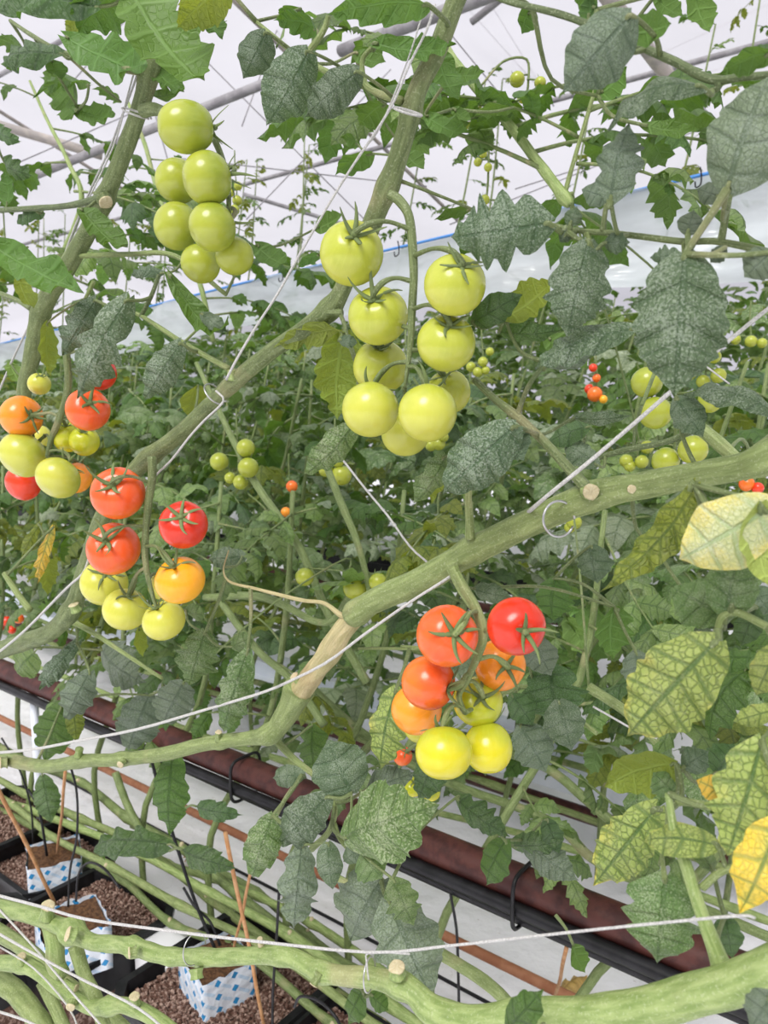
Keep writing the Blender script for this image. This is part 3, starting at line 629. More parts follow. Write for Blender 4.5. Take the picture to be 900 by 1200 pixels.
stem(H_, [(838, 92, 9), (842, 102, 8), (832, 107, 7), (815, 105, 5)], .40, 'dark', name='leaf_stalk')
stem(I_, [(515, 40, 9), (530, 68, 10), (560, 105, 11), (600, 150, 11), (630, 190, 12), (662, 232, 13), (668, 240, 10)], .9, 'pale', nodes=[(662, 230, 8)])
stem(I_, [(662, 226, 6), (675, 180, 5), (690, 130, 5), (700, 95, 4)], .9, 'green', name='leaf_stalk')
stem(I_, [(575, 118, 5), (545, 117, 4), (500, 116, 4)], .9, 'green', name='leaf_stalk')
stem(J_, [(318, 862, 9), (345, 890, 8), (375, 915, 7), (392, 945, 7), (385, 975, 7), (365, 995, 8)], .49, 'green', nodes=[])
stem(J_, [(455, 1040, 8), (430, 1015, 6), (400, 985, 6), (392, 965, 5)], .49, 'green', name='leaf_stalk')
stem(J_, [(355, 905, 4), (335, 935, 5), (318, 966, 6)], .48, 'green', name='leaf_stalk')
stem(J_, [(428, 700, 4), (470, 757, 3), (500, 760, 4), (420, 760, 3)][1:], .5, 'green', name='leaf_stalk')
stem(J_, [(378, 1020, 9), (420, 1045, 10), (445, 1080, 10), (520, 1120, 14), (580, 1160, 15), (620, 1210, 15)], .70, 'green', name='side_branch')
stem(K_, [(818, 500, 16), (845, 522, 17), (865, 540, 15), (880, 560, 15)], .62, 'green')
stem(K_, [(690, 540, 6), (730, 528, 7), (780, 518, 7), (810, 505, 8)], .62, 'dark', name='leaf_stalk')
stem(K_, [(679, 540, 4), (684, 520, 4), (688, 492, 4)], .62, 'dark', name='leaf_stalk'); stem(K_, [(742, 525, 4), (745, 500, 4), (752, 475, 4)], .62, 'dark', name='leaf_stalk')
stem(B_, [(268, 432, 7), (215, 402, 6), (165, 370, 5), (140, 362, 4)], .46, 'green', name='leaf_stalk')
stem(B_, [(165, 371, 5), (178, 345, 5), (186, 322, 4)], .46, 'dark', name='leaf_stalk'); stem(B_, [(215, 402, 3), (232, 385, 3), (235, 378, 3)], .46, 'green', name='leaf_stalk')
stem(B_, [(470, 118, 10), (445, 110, 8), (428, 98, 7), (425, 70, 6), (440, 52, 5)], .46, 'green', name='leaf_stalk')
stem(B_, [(425, 100, 9), (385, 85, 7), (345, 62, 6), (320, 42, 5), (300, 25, 4)], .46, 'green', name='leaf_stalk')
stem(B_, [(362, 60, 8), (378, 38, 7), (385, 18, 6)], .46, 'green', name='leaf_stalk')
stem(B_, [(78, 725, 8), (110, 742, 6), (140, 762, 5), (190, 795, 4)], .50, 'green', name='leaf_stalk'); stem(B_, [(35, 715, 8), (20, 695, 7), (5, 672, 6)], .46, 'green', name='leaf_stalk')
stem(B_, [(265, 345, 5), (205, 300, 6), (150, 298, 6), (95, 300, 6)], .50, 'green', name='leaf_stalk')
stem(A, [(110, 330, 5), (100, 350, 4)], .49, 'green', name='leaf_stalk'); stem(A, [(36, 362, 6), (20, 352, 6), (-10, 340, 6)], .49, 'olive', name='leaf_stalk')
stem(J_, [(560, 835, 5), (610, 805, 6), (660, 830, 5), (700, 860, 5)], .62, 'green', name='leaf_stalk')
stem(K_, [(690, 805, 12), (735, 835, 12), (770, 870, 10)], .75, 'green', name='side_branch')

LEAVES = [
 # plant, base, tip, c, width, kind, roll, extra
 (A, 152, -12, 240, 95, .44, 82, 'green', 150, dict(lobe=.5)), (A, 115, 8, -15, 2, .42, 42, 'dark', 20), (A, 138, -6, 92, 38, .43, 52, 'green', 150), (A, 268, -12, 207, 34, .44, 46, 'olive', 160),
 (A, 232, -5, 261, 44, .46, 30, 'green', 150), (A, 78, 44, 172, 76, .47, 48, 'green', 155, dict(lobe=.45)), (A, 72, 63, 4, 77, .48, 26, 'dark', 40), (A, 60, 70, 73, 92, .49, 22, 'green', 150),
 (A, 172, 66, 216, 108, .50, 26, 'green', 150), (A, 178, 112, 212, 106, .52, 14, 'green', 30), (A, 92, 128, 46, 90, .56, 46, 'green', 150), (A, 88, 128, 134, 132, .56, 24, 'green', 145), (A, 140, 118, 108, 104, .56, 12, 'green', 140),
 (A, 104, 100, 40, 112, .55, 14, 'green', 140), (A, 30, 60, -8, 52, .55, 18, 'green', 140), (A, 110, 50, 75, 28, .5, 34, 'olive', 150),
 (A, -8, 288, 94, 338, .42, 46, 'green', 158, dict(curl=.08, lobe=.35)), (A, 22, 325, 40, 362, .46, 22, 'olive', 150), (A, 56, 378, 60, 442, .46, 22, 'olive', 150), (A, 12, 425, 30, 452, .5, 20, 'mott', 150),
 (A, 95, 245, 150, 290, .47, 30, 'green', 145), (A, 50, 248, 20, 262, .5, 16, 'dark', 40), (A, -5, 150, 26, 166, .5, 18, 'dark', 30), (A, 5, 190, 40, 206, .52, 22, 'dark', 30), (A, 8, 240, 5, 200, .5, 18, 'green', 140),
 (B_, 312, 38, 285, 92, .43, 44, 'grey', 0), (B_, 362, 60, 312, 148, .41, 62, 'grey', -10, dict(lobe=.12)), (B_, 420, 84, 357, 137, .42, 46, 'grey', 10, dict(lobe=.12)), (B_, 502, 6, 382, 18, .42, 42, 'green', 160, dict(lobe=.15)),
 (B_, 372, 36, 320, 24, .47, 27, 'green', 150), (B_, 352, 10, 335, 30, .5, 40, 'green', 150), (B_, 375, 75, 343, 96, .48, 38, 'green', 145), (B_, 452, 122, 421, 148, .48, 38, 'green', 150, dict(lobe=.4)),
 (B_, 438, 51, 535, 52, .45, 26, 'green', 145), (B_, 512, 60, 538, 118, .5, 30, 'green', 150), (B_, 530, 87, 568, 84, .52, 17, 'green', 140), (B_, 498, 134, 550, 156, .52, 24, 'green', 145), (B_, 415, 62, 452, 72, .5, 20, 'green', 145),
 (B_, 475, 178, 497, 197, .6, 22, 'green', 145), (B_, 436, 180, 393, 206, .6, 26, 'green', 145), (B_, 530, 128, 552, 140, .56, 14, 'green', 145), (B_, 420, 170, 400, 160, .6, 14, 'green', 145),
 (B_, 300, 288, 338, 310, .52, 26, 'dark', 150), (B_, 376, 298, 349, 313, .5, 13, 'dark', 150), (B_, 552, 245, 509, 258, .52, 13, 'green', 150), (B_, 370, 268, 400, 250, .6, 22, 'green', 145), (B_, 600, 126, 556, 136, .6, 16, 'green', 140),
 (B_, 148, 352, 92, 466, .43, 50, 'grey', 10, dict(lobe=.5)), (B_, 112, 352, 74, 415, .45, 38, 'grey', 0, dict(lobe=.5)), (B_, 212, 402, 170, 467, .44, 40, 'grey', 0, dict(lobe=.2)), (B_, 198, 322, 268, 372, .43, 27, 'green', 150, dict(curl=.38)),
 (B_, 236, 368, 268, 390, .45, 20, 'grey', 0), (B_, 190, 320, 153, 322, .48, 15, 'grey', 30), (B_, 232, 452, 221, 489, .5, 30, 'olive', 150), (B_, 404, 388, 320, 408, .46, 28, 'olive', 150, dict(lobe=.4)), (B_, 404, 390, 396, 492, .47, 62, 'olive', 160, dict(lobe=.45)),
 (B_, 418, 494, 356, 556, .44, 36, 'mott', -20, dict(lobe=.1)), (B_, 398, 398, 420, 402, .44, 16, 'grey', 0), (B_, 62, 618, 44, 684, .5, 14, 'gold', 20), (B_, 60, 652, 56, 698, .52, 20, 'olive', 150), (B_, 46, 615, 26, 652, .52, 14, 'olive', 0),
 (B_, 240, 742, 222, 802, .47, 50, 'mott', 0, dict(lobe=.5)), (B_, 290, 764, 262, 858, .46, 42, 'mott', 10, dict(lobe=.35)), (B_, 272, 758, 299, 745, .48, 24, 'mott', 0), (B_, 218, 715, 242, 720, .5, 20, 'mott', 30),
 (B_, 163, 735, 168, 770, .47, 16, 'olive', 150), (B_, 284, 652, 245, 655, .5, 28, 'grey', 0), (B_, 90, 753, 48, 806, .5, 24, 'grey', 0), (B_, 105, 788, 78, 842, .5, 40, 'dusk', 0), (B_, 120, 762, 170, 800, .6, 46, 'dusk', 30), (B_, 40, 765, 20, 790, .6, 38, 'back', 20),
 (H_, 740, 18, 660, 108, .36, 76, 'dusk', 0, dict(lobe=.2, curl=.15)), (H_, 738, 40, 787, 28, .38, 36, 'green', 150), (H_, 820, 100, 712, 152, .38, 26, 'grey', 55, dict(curl=.22)), (H_, 700, 112, 735, 78, .5, 40, 'green', 150), (H_, 752, 146, 820, 152, .5, 19, 'green', 150),
 (H_, 716, 236, 738, 145, .39, 52, 'dusk', -15, dict(lobe=.5, curl=.15)), (H_, 712, 232, 682, 222, .39, 30, 'dusk', 0), (H_, 852, 222, 902, 88, .38, 98, 'dusk', -15, dict(lobe=.3)), (H_, 908, 62, 843, 86, .38, 28, 'green', 150), (H_, 912, 68, 876, 60, .4, 22, 'dark', 0),
 (H_, 644, 262, 528, 278, .40, 82, 'grey', 0, dict(lobe=.6)), (H_, 668, 265, 676, 242, .41, 22, 'grey', 0, dict(lobe=.1)), (H_, 666, 272, 656, 284, .41, 16, 'grey', 0, dict(lobe=.1)), (H_, 690, 283, 664, 396, .40, 74, 'grey', 0, dict(lobe=.35)),
 (H_, 708, 285, 738, 284, .405, 26, 'grey', 0), (H_, 803, 298, 790, 466, .37, 112, 'grey', 0, dict(lobe=.3)), (H_, 846, 232, 816, 221, .41, 27, 'dusk', 0, dict(lobe=.1)), (H_, 806, 275, 813, 246, .41, 30, 'dusk', 0, dict(lobe=.1)), (H_, 797, 300, 762, 302, .40, 24, 'grey', 0, dict(lobe=.6)),
 (H_, 905, 296, 872, 325, .38, 44, 'dusk', 0), (H_, 850, 290, 832, 308, .39, 20, 'dusk', 0), (H_, 552, 278, 540, 300, .42, 16, 'green', 150),
 (H_, 700, 12, 672, -8, .42, 24, 'green', 150), (H_, 622, 8, 612, 40, .45, 26, 'green', 145), (H_, 690, 25, 690, -6, .42, 22, 'dark', 150), (I_, 812, -12, 832, 37, .45, 32, 'green', 150), (I_, 768, -5, 800, 18, .5, 22, 'green', 145),
 (H_, 592, 372, 648, 328, .45, 44, 'olive', 150, dict(lobe=.35)), (H_, 553, 378, 612, 345, .44, 38, 'dark', 0), (H_, 585, 388, 662, 386, .46, 24, 'dark', 30), (H_, 742, 386, 626, 432, .42, 38, 'grey', 25, dict(curl=.2)), (H_, 640, 395, 690, 430, .5, 34, 'green', 150),
 (K_, 672, 490, 740, 487, .5, 17, 'grey', 20), (K_, 792, 466, 824, 512, .46, 40, 'grey', 0), (K_, 905, 482, 800, 462, .46, 28, 'grey', 40, dict(curl=.2)), (K_, 700, 545, 660, 520, .6, 30, 'grey', 20), (K_, 690, 500, 640, 520, .6, 28, 'dark', 20),
 (C_, 604, 500, 518, 580, .42, 66, 'grey', 0, dict(lobe=.15)), (C_, 588, 500, 614, 540, .43, 44, 'grey', 0), (C_, 522, 535, 485, 590, .43, 30, 'mott', -30), (C_, 524, 540, 505, 590, .45, 20, 'olive', 150),
 (C_, 556, 690, 600, 700, .5, 24, 'grey', 10), (C_, 545, 560, 585, 548, .5, 20, 'grey', 30), (C_, 640, 425, 700, 405, .45, 34, 'dusk', 20, dict(curl=.18)),
 (G_, 815, 568, 702, 694, .36, 46, 'olive', 20, dict(curl=-.22, lobe=.2)), (G_, 908, 592, 795, 656, .34, 86, 'pale', 0, dict(curl=.22, lobe=.1)), (G_, 890, 590, 902, 690, .335, 52, 'yel', 150), (G_, 812, 624, 760, 638, .38, 30, 'olive', 150),
 (G_, 850, 722, 866, 650, .36, 62, 'mott', 0, dict(lobe=.1)), (G_, 848, 722, 786, 688, .37, 60, 'mott', 10, dict(lobe=.3)), (G_, 838, 752, 734, 864, .345, 96, 'yel', 0, dict(lobe=.22)), (G_, 912, 758, 886, 815, .35, 40, 'yel', 0), (G_, 914, 830, 858, 846, .35, 26, 'yel', 0),
 (G_, 885, 712, 868, 758, .4, 32, 'dark', 0), (G_, 893, 868, 852, 1004, .335, 76, 'yel', 0, dict(lobe=.45)), (G_, 915, 960, 868, 1068, .31, 66, 'gold', 0, dict(lobe=.3)), (G_, 852, 932, 816, 914, .34, 30, 'gold', 0), (G_, 840, 990, 754, 986, .34, 40, 'yel', 15, dict(curl=.2, lobe=.1)),
 (G_, 768, 948, 697, 1036, .38, 62, 'yel', 0, dict(lobe=.3)), (G_, 780, 1028, 770, 1130, .35, 88, 'mott', 0, dict(lobe=.7)), (G_, 793, 895, 708, 922, .42, 52, 'olive', 155), (G_, 790, 930, 765, 905, .42, 36, 'mott', 0), (G_, 850, 1074, 858, 1122, .37, 34, 'dark', 0), (G_, 672, 1108, 686, 1140, .5, 24, 'green', 150),
 (G_, 800, 900, 830, 880, .42, 34, 'grey', 0), (G_, 778, 1000, 790, 1010, .36, 24, 'mott', 0), (G_, 835, 1020, 815, 985, .37, 24, 'mott', 0), (G_, 906, 1165, 880, 1205, .3, 44, 'dusk', 0), (G_, 840, 905, 860, 870, .45, 40, 'dark', 20), (G_, 880, 690, 905, 720, .42, 40, 'grey', 0),
 (K_, 720, 712, 718, 772, .55, 42, 'green', 150, dict(lobe=.5)), (K_, 650, 678, 648, 728, .6, 44, 'green', 20, dict(lobe=.4)), (K_, 692, 640, 700, 684, .6, 42, 'grey', 20), (K_, 745, 764, 752, 810, .55, 40, 'dusk', 0), (K_, 770, 640, 820, 610, .5, 40, 'grey', 20), (K_, 800, 690, 812, 740, .5, 42, 'back', 20),
 (J_, 622, 748, 646, 792, .6, 42, 'dusk', 0), (J_, 645, 782, 652, 852, .62, 72, 'dark', 0, dict(lobe=.5)), (J_, 655, 822, 670, 880, .6, 50, 'grey', 0), (J_, 610, 850, 640, 905, .6, 52, 'dusk', 0), (J_, 600, 815, 625, 850, .6, 34, 'dark', 0),
 (J_, 404, 982, 512, 944, .44, 92, 'mott', 0, dict(lobe=.2)), (J_, 425, 1000, 448, 1030, .45, 46, 'mott', 0), (J_, 412, 930, 384, 866, .46, 70, 'grey', 0, dict(lobe=.12)), (J_, 354, 908, 319, 912, .46, 28, 'grey', 0, dict(lobe=.08)), (J_, 384, 934, 327, 990, .45, 50, 'grey', 0, dict(lobe=.15)),
 (J_, 320, 955, 296, 1030, .44, 44, 'mott', 0, dict(lobe=.2)), (J_, 354, 990, 344, 1090, .45, 46, 'dusk', 0, dict(lobe=.6)), (J_, 384, 988, 390, 1042, .45, 32, 'grey', 0, dict(lobe=.1)), (J_, 426, 990, 402, 1010, .46, 24, 'grey', 0, dict(lobe=.1)), (J_, 447, 1032, 412, 1100, .48, 88, 'dusk', 0, dict(lobe=.35)),
 (J_, 455, 1055, 505, 1172, .47, 82, 'dusk', 0, dict(lobe=.4)), (J_, 460, 1030, 485, 1085, .44, 40, 'mott', 0, dict(lobe=.6)), (J_, 366, 850, 370, 912, .52, 38, 'green', 20, dict(lobe=.5)), (J_, 464, 808, 446, 902, .48, 46, 'yel', 20, dict(lobe=.35)), (J_, 430, 925, 486, 905, .5, 38, 'dusk', 0),
 (J_, 534, 935, 598, 980, .5, 32, 'dark', 20, dict(lobe=.45)), (J_, 592, 985, 570, 1038, .5, 36, 'green', 20), (J_, 615, 985, 678, 1032, .55, 40, 'dusk', 10), (J_, 600, 990, 660, 985, .55, 28, 'dark', 20), (J_, 640, 960, 655, 1000, .55, 26, 'dark', 0), (J_, 520, 870, 490, 940, .56, 40, 'dark', 10),
 (C_, 202, 888, 200, 978, .5, 42, 'green', 20, dict(lobe=.3)), (C_, 72, 828, 54, 890, .52, 46, 'green', 15), (C_, 85, 820, 90, 870, .52, 22, 'olive', 0), (C_, 175, 815, 150, 880, .6, 52, 'dusk', 0), (C_, 215, 800, 190, 850, .6, 48, 'dusk', 0), (C_, 196, 990, 110, 996, .62, 34, 'dark', 30), (C_, 214, 996, 279, 1018, .62, 30, 'dark', 10), (C_, 230, 945, 286, 955, .62, 24, 'dark', 10),
 (C_, 50, 910, 60, 965, .62, 30, 'dark', 0), (C_, 425, 1160, 409, 1200, .36, 28, 'green', 20), (D_, 434, 1165, 456, 1184, .36, 22, 'green', 20), (D_, 594, 1206, 638, 1158, .29, 38, 'green', 0, dict(lobe=.3)),
 (C_, 400, 945, 400, 945+1, .9, 1, 'dark', 0),
]
for L_ in LEAVES[:-1]:
    pl, bx, by, tx, ty, c, w_, kd, rl = L_[:9]; kw = L_[9] if len(L_) > 9 else {}
    leaf(pl, bx, by, tx, ty, c, w_, kd, rl, **kw)

# ------------------------------------------------------------------ tomatoes
def tomato_me(nu=32, nv=20, oblong=1.0):
    vs, fs = [], []
    for j in range(nv+1):
        a = PI*j/nv
        for i in range(nu):
            th = 2*PI*i/nu; z = math.cos(a); r = math.sin(a)**.92
            dz = -.20*math.exp(-(r/.26)**2) if z > 0 else .05*math.exp(-(r/.2)**2)
            r2 = r*(1+.018*math.cos(5*th+.6)*max(0, z+.2)); vs.append(Vector((r2*math.cos(th), r2*math.sin(th), z*.90+dz)))
    for j in range(nv):
        for i in range(nu): fs.append((j*nu+i, (j+1)*nu+i, (j+1)*nu+(i+1) % nu, j*nu+(i+1) % nu))
    return vs, fs
TV, TF = tomato_me(); TVl, TFl = tomato_me(14, 9)
TOM = {}
def tmesh(k, low=False):
    key = (k, low)
    if key not in TOM:
        TOM[key] = mesh('tomato', TVl if low else TV, TFl if low else TF); TOM[key].materials.append(TM[k])
    return TOM[key]
def calyx_me(seed, lift=.35):
    rr = random.Random(seed); vs, fs = [], []; ns = 6 if seed % 3 == 0 else 5
    for k in range(ns):
        th = 2*PI*k/ns+rr.uniform(-.2, .2); ln = rr.uniform(.60, .95); lf = lift*rr.uniform(.3, 1.6); ux, uy = math.cos(th), math.sin(th)
        b = len(vs); n = 7; sw = rr.uniform(-.35, .35)
        for i in range(n+1):
            f = i/n; rad = .03+ln*f; w_ = (.085*(1-f)**.6+.012)*(1-.3*math.exp(-(f/.08)**2)); h = .74+.10*math.sin(f*2.2)+lf*f*f - .25*f*f*(1 if lf < .3 else .2)
            thx = sw*f*f; dx, dy = math.cos(th+thx), math.sin(th+thx)
            for s_, hz in ((-1, 0), (0, .035), (1, 0)): vs.append(Vector((dx*rad-dy*w_*s_, dy*rad+dx*w_*s_, h+hz*(1-f))))
            for s_, hz in ((1, -.02), (0, -.03), (-1, -.02)): vs.append(Vector((dx*rad-dy*w_*s_*.9, dy*rad+dx*w_*s_*.9, h+hz)))
        for i in range(n):
            for q in range(6): a = b+i*6+q; a2 = b+i*6+(q+1) % 6; fs.append((a, a+6, a2+6, a2))
        fs.append(tuple(b+n*6+q for q in range(6)))
    vv, ff, _ = tube_data([Vector((0, 0, .66)), Vector((0, 0, .80)), Vector((0, 0, .90))], [.13, .12, .07], seg=8, n=2)
    b = len(vs); vs += vv; fs += [tuple(i+b for i in f) for f in ff]
    me = mesh('calyx', vs, fs); me.materials.append(SM['calyx']); return me
CAL = [calyx_me(k, .25+.2*(k % 3)) for k in range(6)]
TLAB = dict(g='pale green unripe tomato', dg='deep green unripe tomato', y='yellow-green tomato starting to turn', ly='pale yellow-green tomato', o='orange tomato', a='amber orange tomato', ro='red-orange tomato', r='ripe red tomato')
ti = 0
def tomato(cl, x, y, rx, ry, kind, ax, ay, c, back=False, low=False, cal=True):
    """ax, ay: where the calyx sits on the disc, in radii"""
    global ti; ti += 1
    p = PR(x, y, c); d = depth(p); R_ = rx*d/F
    k = min(.97, math.hypot(ax, ay)); zc = math.sqrt(1-k*k)*(1 if back else -1)
    axis = (RT*ax-UP*ay+FW*zc).normalized()
    M = Matrix.Translation(p) @ frame(axis, RT+Vector((0, 0, .2*(ti % 5)))) @ Matrix.Diagonal((R_*1.01, R_*1.01, R_*(ry/rx)*1.05, 1))
    o = obj('tomato', tmesh(kind, low), cl, world=M); regw(o, M)
    o['label'] = TLAB[kind]
    if cal: obj('calyx', CAL[ti % 6], o, local=Matrix.Identity(4))
    return p+axis*R_*.86, axis, R_
def cluster(name, label, c, stalk, toms, smat='olive', group=None):
    cl = thing('tomato_cluster', label, 'tomato cluster', PR(stalk[0][0], stalk[0][1], c), group)
    SPs = [PR(s[0], s[1], c) for s in stalk]
    part('truss_stalk', tube('truss_stalk', SPs, [s[2]/2*depth(p)/F for s, p in zip(stalk, SPs)], seg=10, n=6, rough=.12), cl, SM[smat])
    dense_ = catmull(SPs, 6)
    for tm in toms:
        x, y, rx, ry, k, ax, ay, dc = tm[:8]; back = tm[8] if len(tm) > 8 else False
        q, axis, R_ = tomato(cl, x, y, rx, ry, k, ax, ay, c-.012+dc, back)
        if len(tm) > 9 and tm[9]: s0 = PR(tm[9][0], tm[9][1], c)
        else: s0 = min(dense_, key=lambda v: (v-q).length+abs(v.z-q.z-.012)*.6)
        if (s0-q).length < .075:
            m1 = q+axis*R_*.28+(s0-q)*.25+Vector((0, 0, .002)); r = .0014
            part('pedicel', tube('pedicel', [s0, s0.lerp(m1, .55)+Vector((0, 0, .003)), m1, q+axis*R_*.05, q-axis*R_*.08], [r*1.3, r, r*1.5, r*1.25, r*1.2], seg=8, n=5), cl, SM[smat])
    return cl
cluster('c2', 'large cluster of pale green tomatoes hanging at the top centre', .425,
 [(457, 228, 12), (468, 235, 12), (479, 252, 11), (483, 285, 11), (485, 320, 10), (483, 360, 10), (481, 400, 8), (478, 430, 6), (474, 455, 4)],
 [(412, 297, 37, 38, 'g', .14, -.38, 0, 0, (483, 270)), (443, 370, 35, 33, 'g', -.17, -.5, .012, 0, (484, 330)), (533, 334, 36, 36, 'g', .2, -.55, 0, 0, (484, 300)), (523, 402, 34, 33, 'g', .06, -.58, .01, 0, (484, 362)),
  (446, 430, 32, 32, 'g', 0, -.72, .035, 0, (482, 385)), (434, 480, 33, 33, 'g', .05, -.9, 0, 1, (479, 424)), (501, 484, 34, 35, 'g', 0, -.9, -.003, 1, (478, 430)), (475, 508, 28, 27, 'g', 0, -.9, .05, 1), (526, 459, 25, 27, 'g', -.3, -.75, .045, 0, (482, 410))])
cluster('c1', 'hanging column of green tomatoes beside the upper left stem', .455,
 [(188, 131, 9), (215, 128, 8), (238, 140, 8), (252, 165, 8), (264, 200, 7), (268, 240, 6), (262, 280, 5)],
 [(218, 149, 29, 35, 'dg', .93, -.1, -.02, 1), (243, 209, 30, 30, 'dg', .90, -.3, -.015, 1), (208, 212, 25, 27, 'dg', .7, 0, .03, 1), (207, 265, 27, 27, 'dg', .7, 0, .02, 1), (249, 266, 28, 28, 'dg', .80, -.5, -.012, 1), (235, 309, 23, 22, 'dg', .3, -.8, .02, 1), (275, 300, 22, 22, 'dg', -.2, -.8, .015, 1)])
cluster('c3', 'ripening cluster of red, amber and yellow-green tomatoes at the left middle', .44,
 [(178, 535, 11), (178, 560, 10), (174, 590, 9), (171, 620, 8), (170, 650, 8), (174, 680, 6), (180, 700, 4)],
 [(138, 578, 31, 28, 'ro', .05, -.42, -.005, 0, (176, 566)), (215, 615, 28, 27, 'r', .1, -.42, 0, 0, (175, 590)), (133, 643, 31, 28, 'ro', -.1, -.45, 0, 0, (171, 617)), (211, 680, 29, 27, 'a', -.2, -.8, 0, 0, (171, 640)),
  (122, 683, 27, 25, 'ly', .4, -.6, .03, 0, (170, 660)), (147, 714, 26, 24, 'ly', .3, -.85, .02, 0, (171, 665)), (192, 727, 25, 23, 'ly', -.3, -.85, .01, 0, (174, 675)), (190, 687, 16, 16, 'ly', -.4, -.6, .05, 1)])
cluster('c4', 'mixed cluster of red, orange and yellow-green tomatoes at the left edge', .46,
 [(78, 415, 9), (80, 445, 9), (77, 470, 9), (68, 495, 8), (60, 515, 7), (55, 535, 5)],
 [(116, 437, 20, 21, 'r', .4, -.85, .02), (103, 480, 25, 23, 'ro', .45, -.3, 0, 0, (79, 465)), (25, 488, 24, 24, 'o', .85, 0, 0, 0, (72, 490)), (27, 533, 28, 25, 'g', .5, -.7, 0, 1), (27, 566, 21, 19, 'r', .5, -.5, .035, 1),
  (68, 560, 26, 23, 'g', .4, -.75, -.003, 1), (79, 512, 17, 19, 'y', .1, -.8, .03, 0), (99, 517, 17, 18, 'y', .2, -.7, .035, 0), (90, 560, 17, 19, 'o', .2, -.8, .045, 1), (46, 450, 13, 13, 'ly', .4, -.8, .03), (48, 512, 13, 12, 'ly', .8, 0, .05, 1)])
cluster('c5', 'ripest cluster of red and orange tomatoes right of centre', .42,
 [(534, 672, 12), (545, 692, 12), (557, 712, 12), (566, 740, 13), (560, 768, 10), (548, 795, 8), (538, 815, 7), (545, 835, 5)],
 [(524, 745, 36, 36, 'ro', .22, -.22, -.012, 0, (559, 716)), (605, 734, 34, 34, 'r', .2, .08, -.004, 0, (567, 740)), (502, 800, 31, 33, 'ro', .85, .15, .0, 0, (552, 790)), (488, 831, 29, 31, 'o', .7, -.5, .04, 1), (586, 779, 30, 27, 'o', .2, -.1, .045, 0, (562, 772)),
  (560, 822, 29, 26, 'y', .1, -.45, .035, 0, (545, 800)), (520, 882, 33, 32, 'y', 0, -.88, -.01, 1), (572, 876, 28, 31, 'y', 0, -.88, .03, 1), (492, 855, 18, 16, 'ly', .2, -.8, .07, 1)], 'green')
cl2 = cluster('c6', 'small half-hidden cluster low behind the ripest cluster, one orange and two yellow-green', .60,
 [(505, 870, 5), (498, 890, 5), (490, 910, 4), (488, 925, 3)], [(472, 886, 11, 12, 'ro', .4, -.7, .0), (484, 922, 12, 10, 'y', .2, -.8, 0), (505, 928, 11, 10, 'y', -.2, -.8, 0)])
BGC = [
 ([(758, 448, 18, 'dg'), (768, 484, 19, 'dg'), (812, 527, 17, 'dg'), (780, 540, 16, 'dg'), (832, 470, 14, 'dg')], .72, 'green tomatoes behind the string at the right, on the vine back of the crossing stem'),
 ([(695, 431, 5, 'r'), (699, 443, 5, 'ro'), (697, 462, 9, 'ro'), (691, 456, 6, 'r'), (707, 468, 5, 'a')], 1.75, 'tiny bright red cluster in the distance right of centre'),
 ([(734, 540, 8, 'dg'), (752, 541, 8, 'dg'), (738, 546, 7, 'dg'), (758, 524, 8, 'dg')], 1.2, 'small pale green cluster just above the crossing stem at the right'),
 ([(830, 405, 9, 'dg'), (818, 425, 9, 'dg'), (837, 418, 8, 'dg'), (842, 440, 9, 'dg'), (808, 438, 8, 'dg'), (824, 447, 8, 'dg')], 1.3, 'small yellow-green cluster under the large grey leaf at the right'),
 ([(880, 400, 7, 'dg'), (893, 402, 6, 'dg'), (862, 398, 6, 'dg')], 1.6, 'tiny yellow-green fruits near the right edge above the string'),
 ([(552, 430, 6, 'dg'), (566, 424, 6, 'dg'), (560, 436, 6, 'dg'), (574, 412, 5, 'dg'), (569, 434, 5, 'dg')], 1.4, 'tiny yellow cluster just right of the large green cluster'),
 ([(257, 541, 11, 'dg'), (288, 525, 11, 'dg'), (291, 548, 12, 'dg'), (282, 565, 9, 'dg'), (270, 560, 7, 'dg')], .95, 'small green cluster under the sweeping stem left of centre'),
 ([(357, 676, 11, 'dg'), (416, 689, 14, 'dg'), (443, 682, 11, 'dg')], .9, 'deep green fruits just above the dry side shoot'),
 ([(400, 557, 12, 'dg'), (382, 550, 9, 'dg'), (396, 540, 8, 'dg')], .95, 'small green fruits beneath the large green cluster'),
 ([(606, 93, 9, 'dg'), (633, 97, 7, 'dg'), (612, 115, 6, 'dg')], .95, 'pair of small green fruits against the roof at the top centre right'),
 ([(568, 234, 6, 'dg'), (585, 238, 6, 'dg'), (566, 180, 5, 'dg'), (560, 190, 5, 'dg'), (572, 196, 5, 'dg')], 1.0, 'tiny pale fruits against the roof left of the large lobed leaf'),
 ([(279, 218, 5, 'dg'), (278, 235, 6, 'dg'), (275, 246, 6, 'dg'), (270, 226, 5, 'dg')], 1.2, 'tiny green fruits just right of the hanging green column'),
 ([(3, 995-670, 6, 'dg'), (8, 288, 6, 'dg')], .8, 'pair of small yellow fruits at the left edge above the film'),
 ([(875, 567, 9, 'ro'), (888, 572, 7, 'r')], .8, 'small orange-red fruits under the crossing stem at the right edge'),
 ([(0, 735, 5, 'r'), (8, 728, 6, 'r'), (22, 725, 6, 'ro'), (14, 738, 5, 'r')], 1.4, 'tiny red cluster at the left edge below the branching stem'),
 ([(514, 520, 8, 'dg'), (505, 522, 7, 'dg'), (520, 512, 6, 'dg')], 1.2, 'tiny yellow-green fruits just under the large green cluster'),
 ([(342, 570, 7, 'ro'), (335, 600, 6, 'o')], 1.3, 'faint orange fruits in the dark foliage left of centre'),
 ([(673, 612, 9, 'dg'), (668, 618, 7, 'dg')], 1.1, 'small yellow-green fruit under the wire ring'),
]
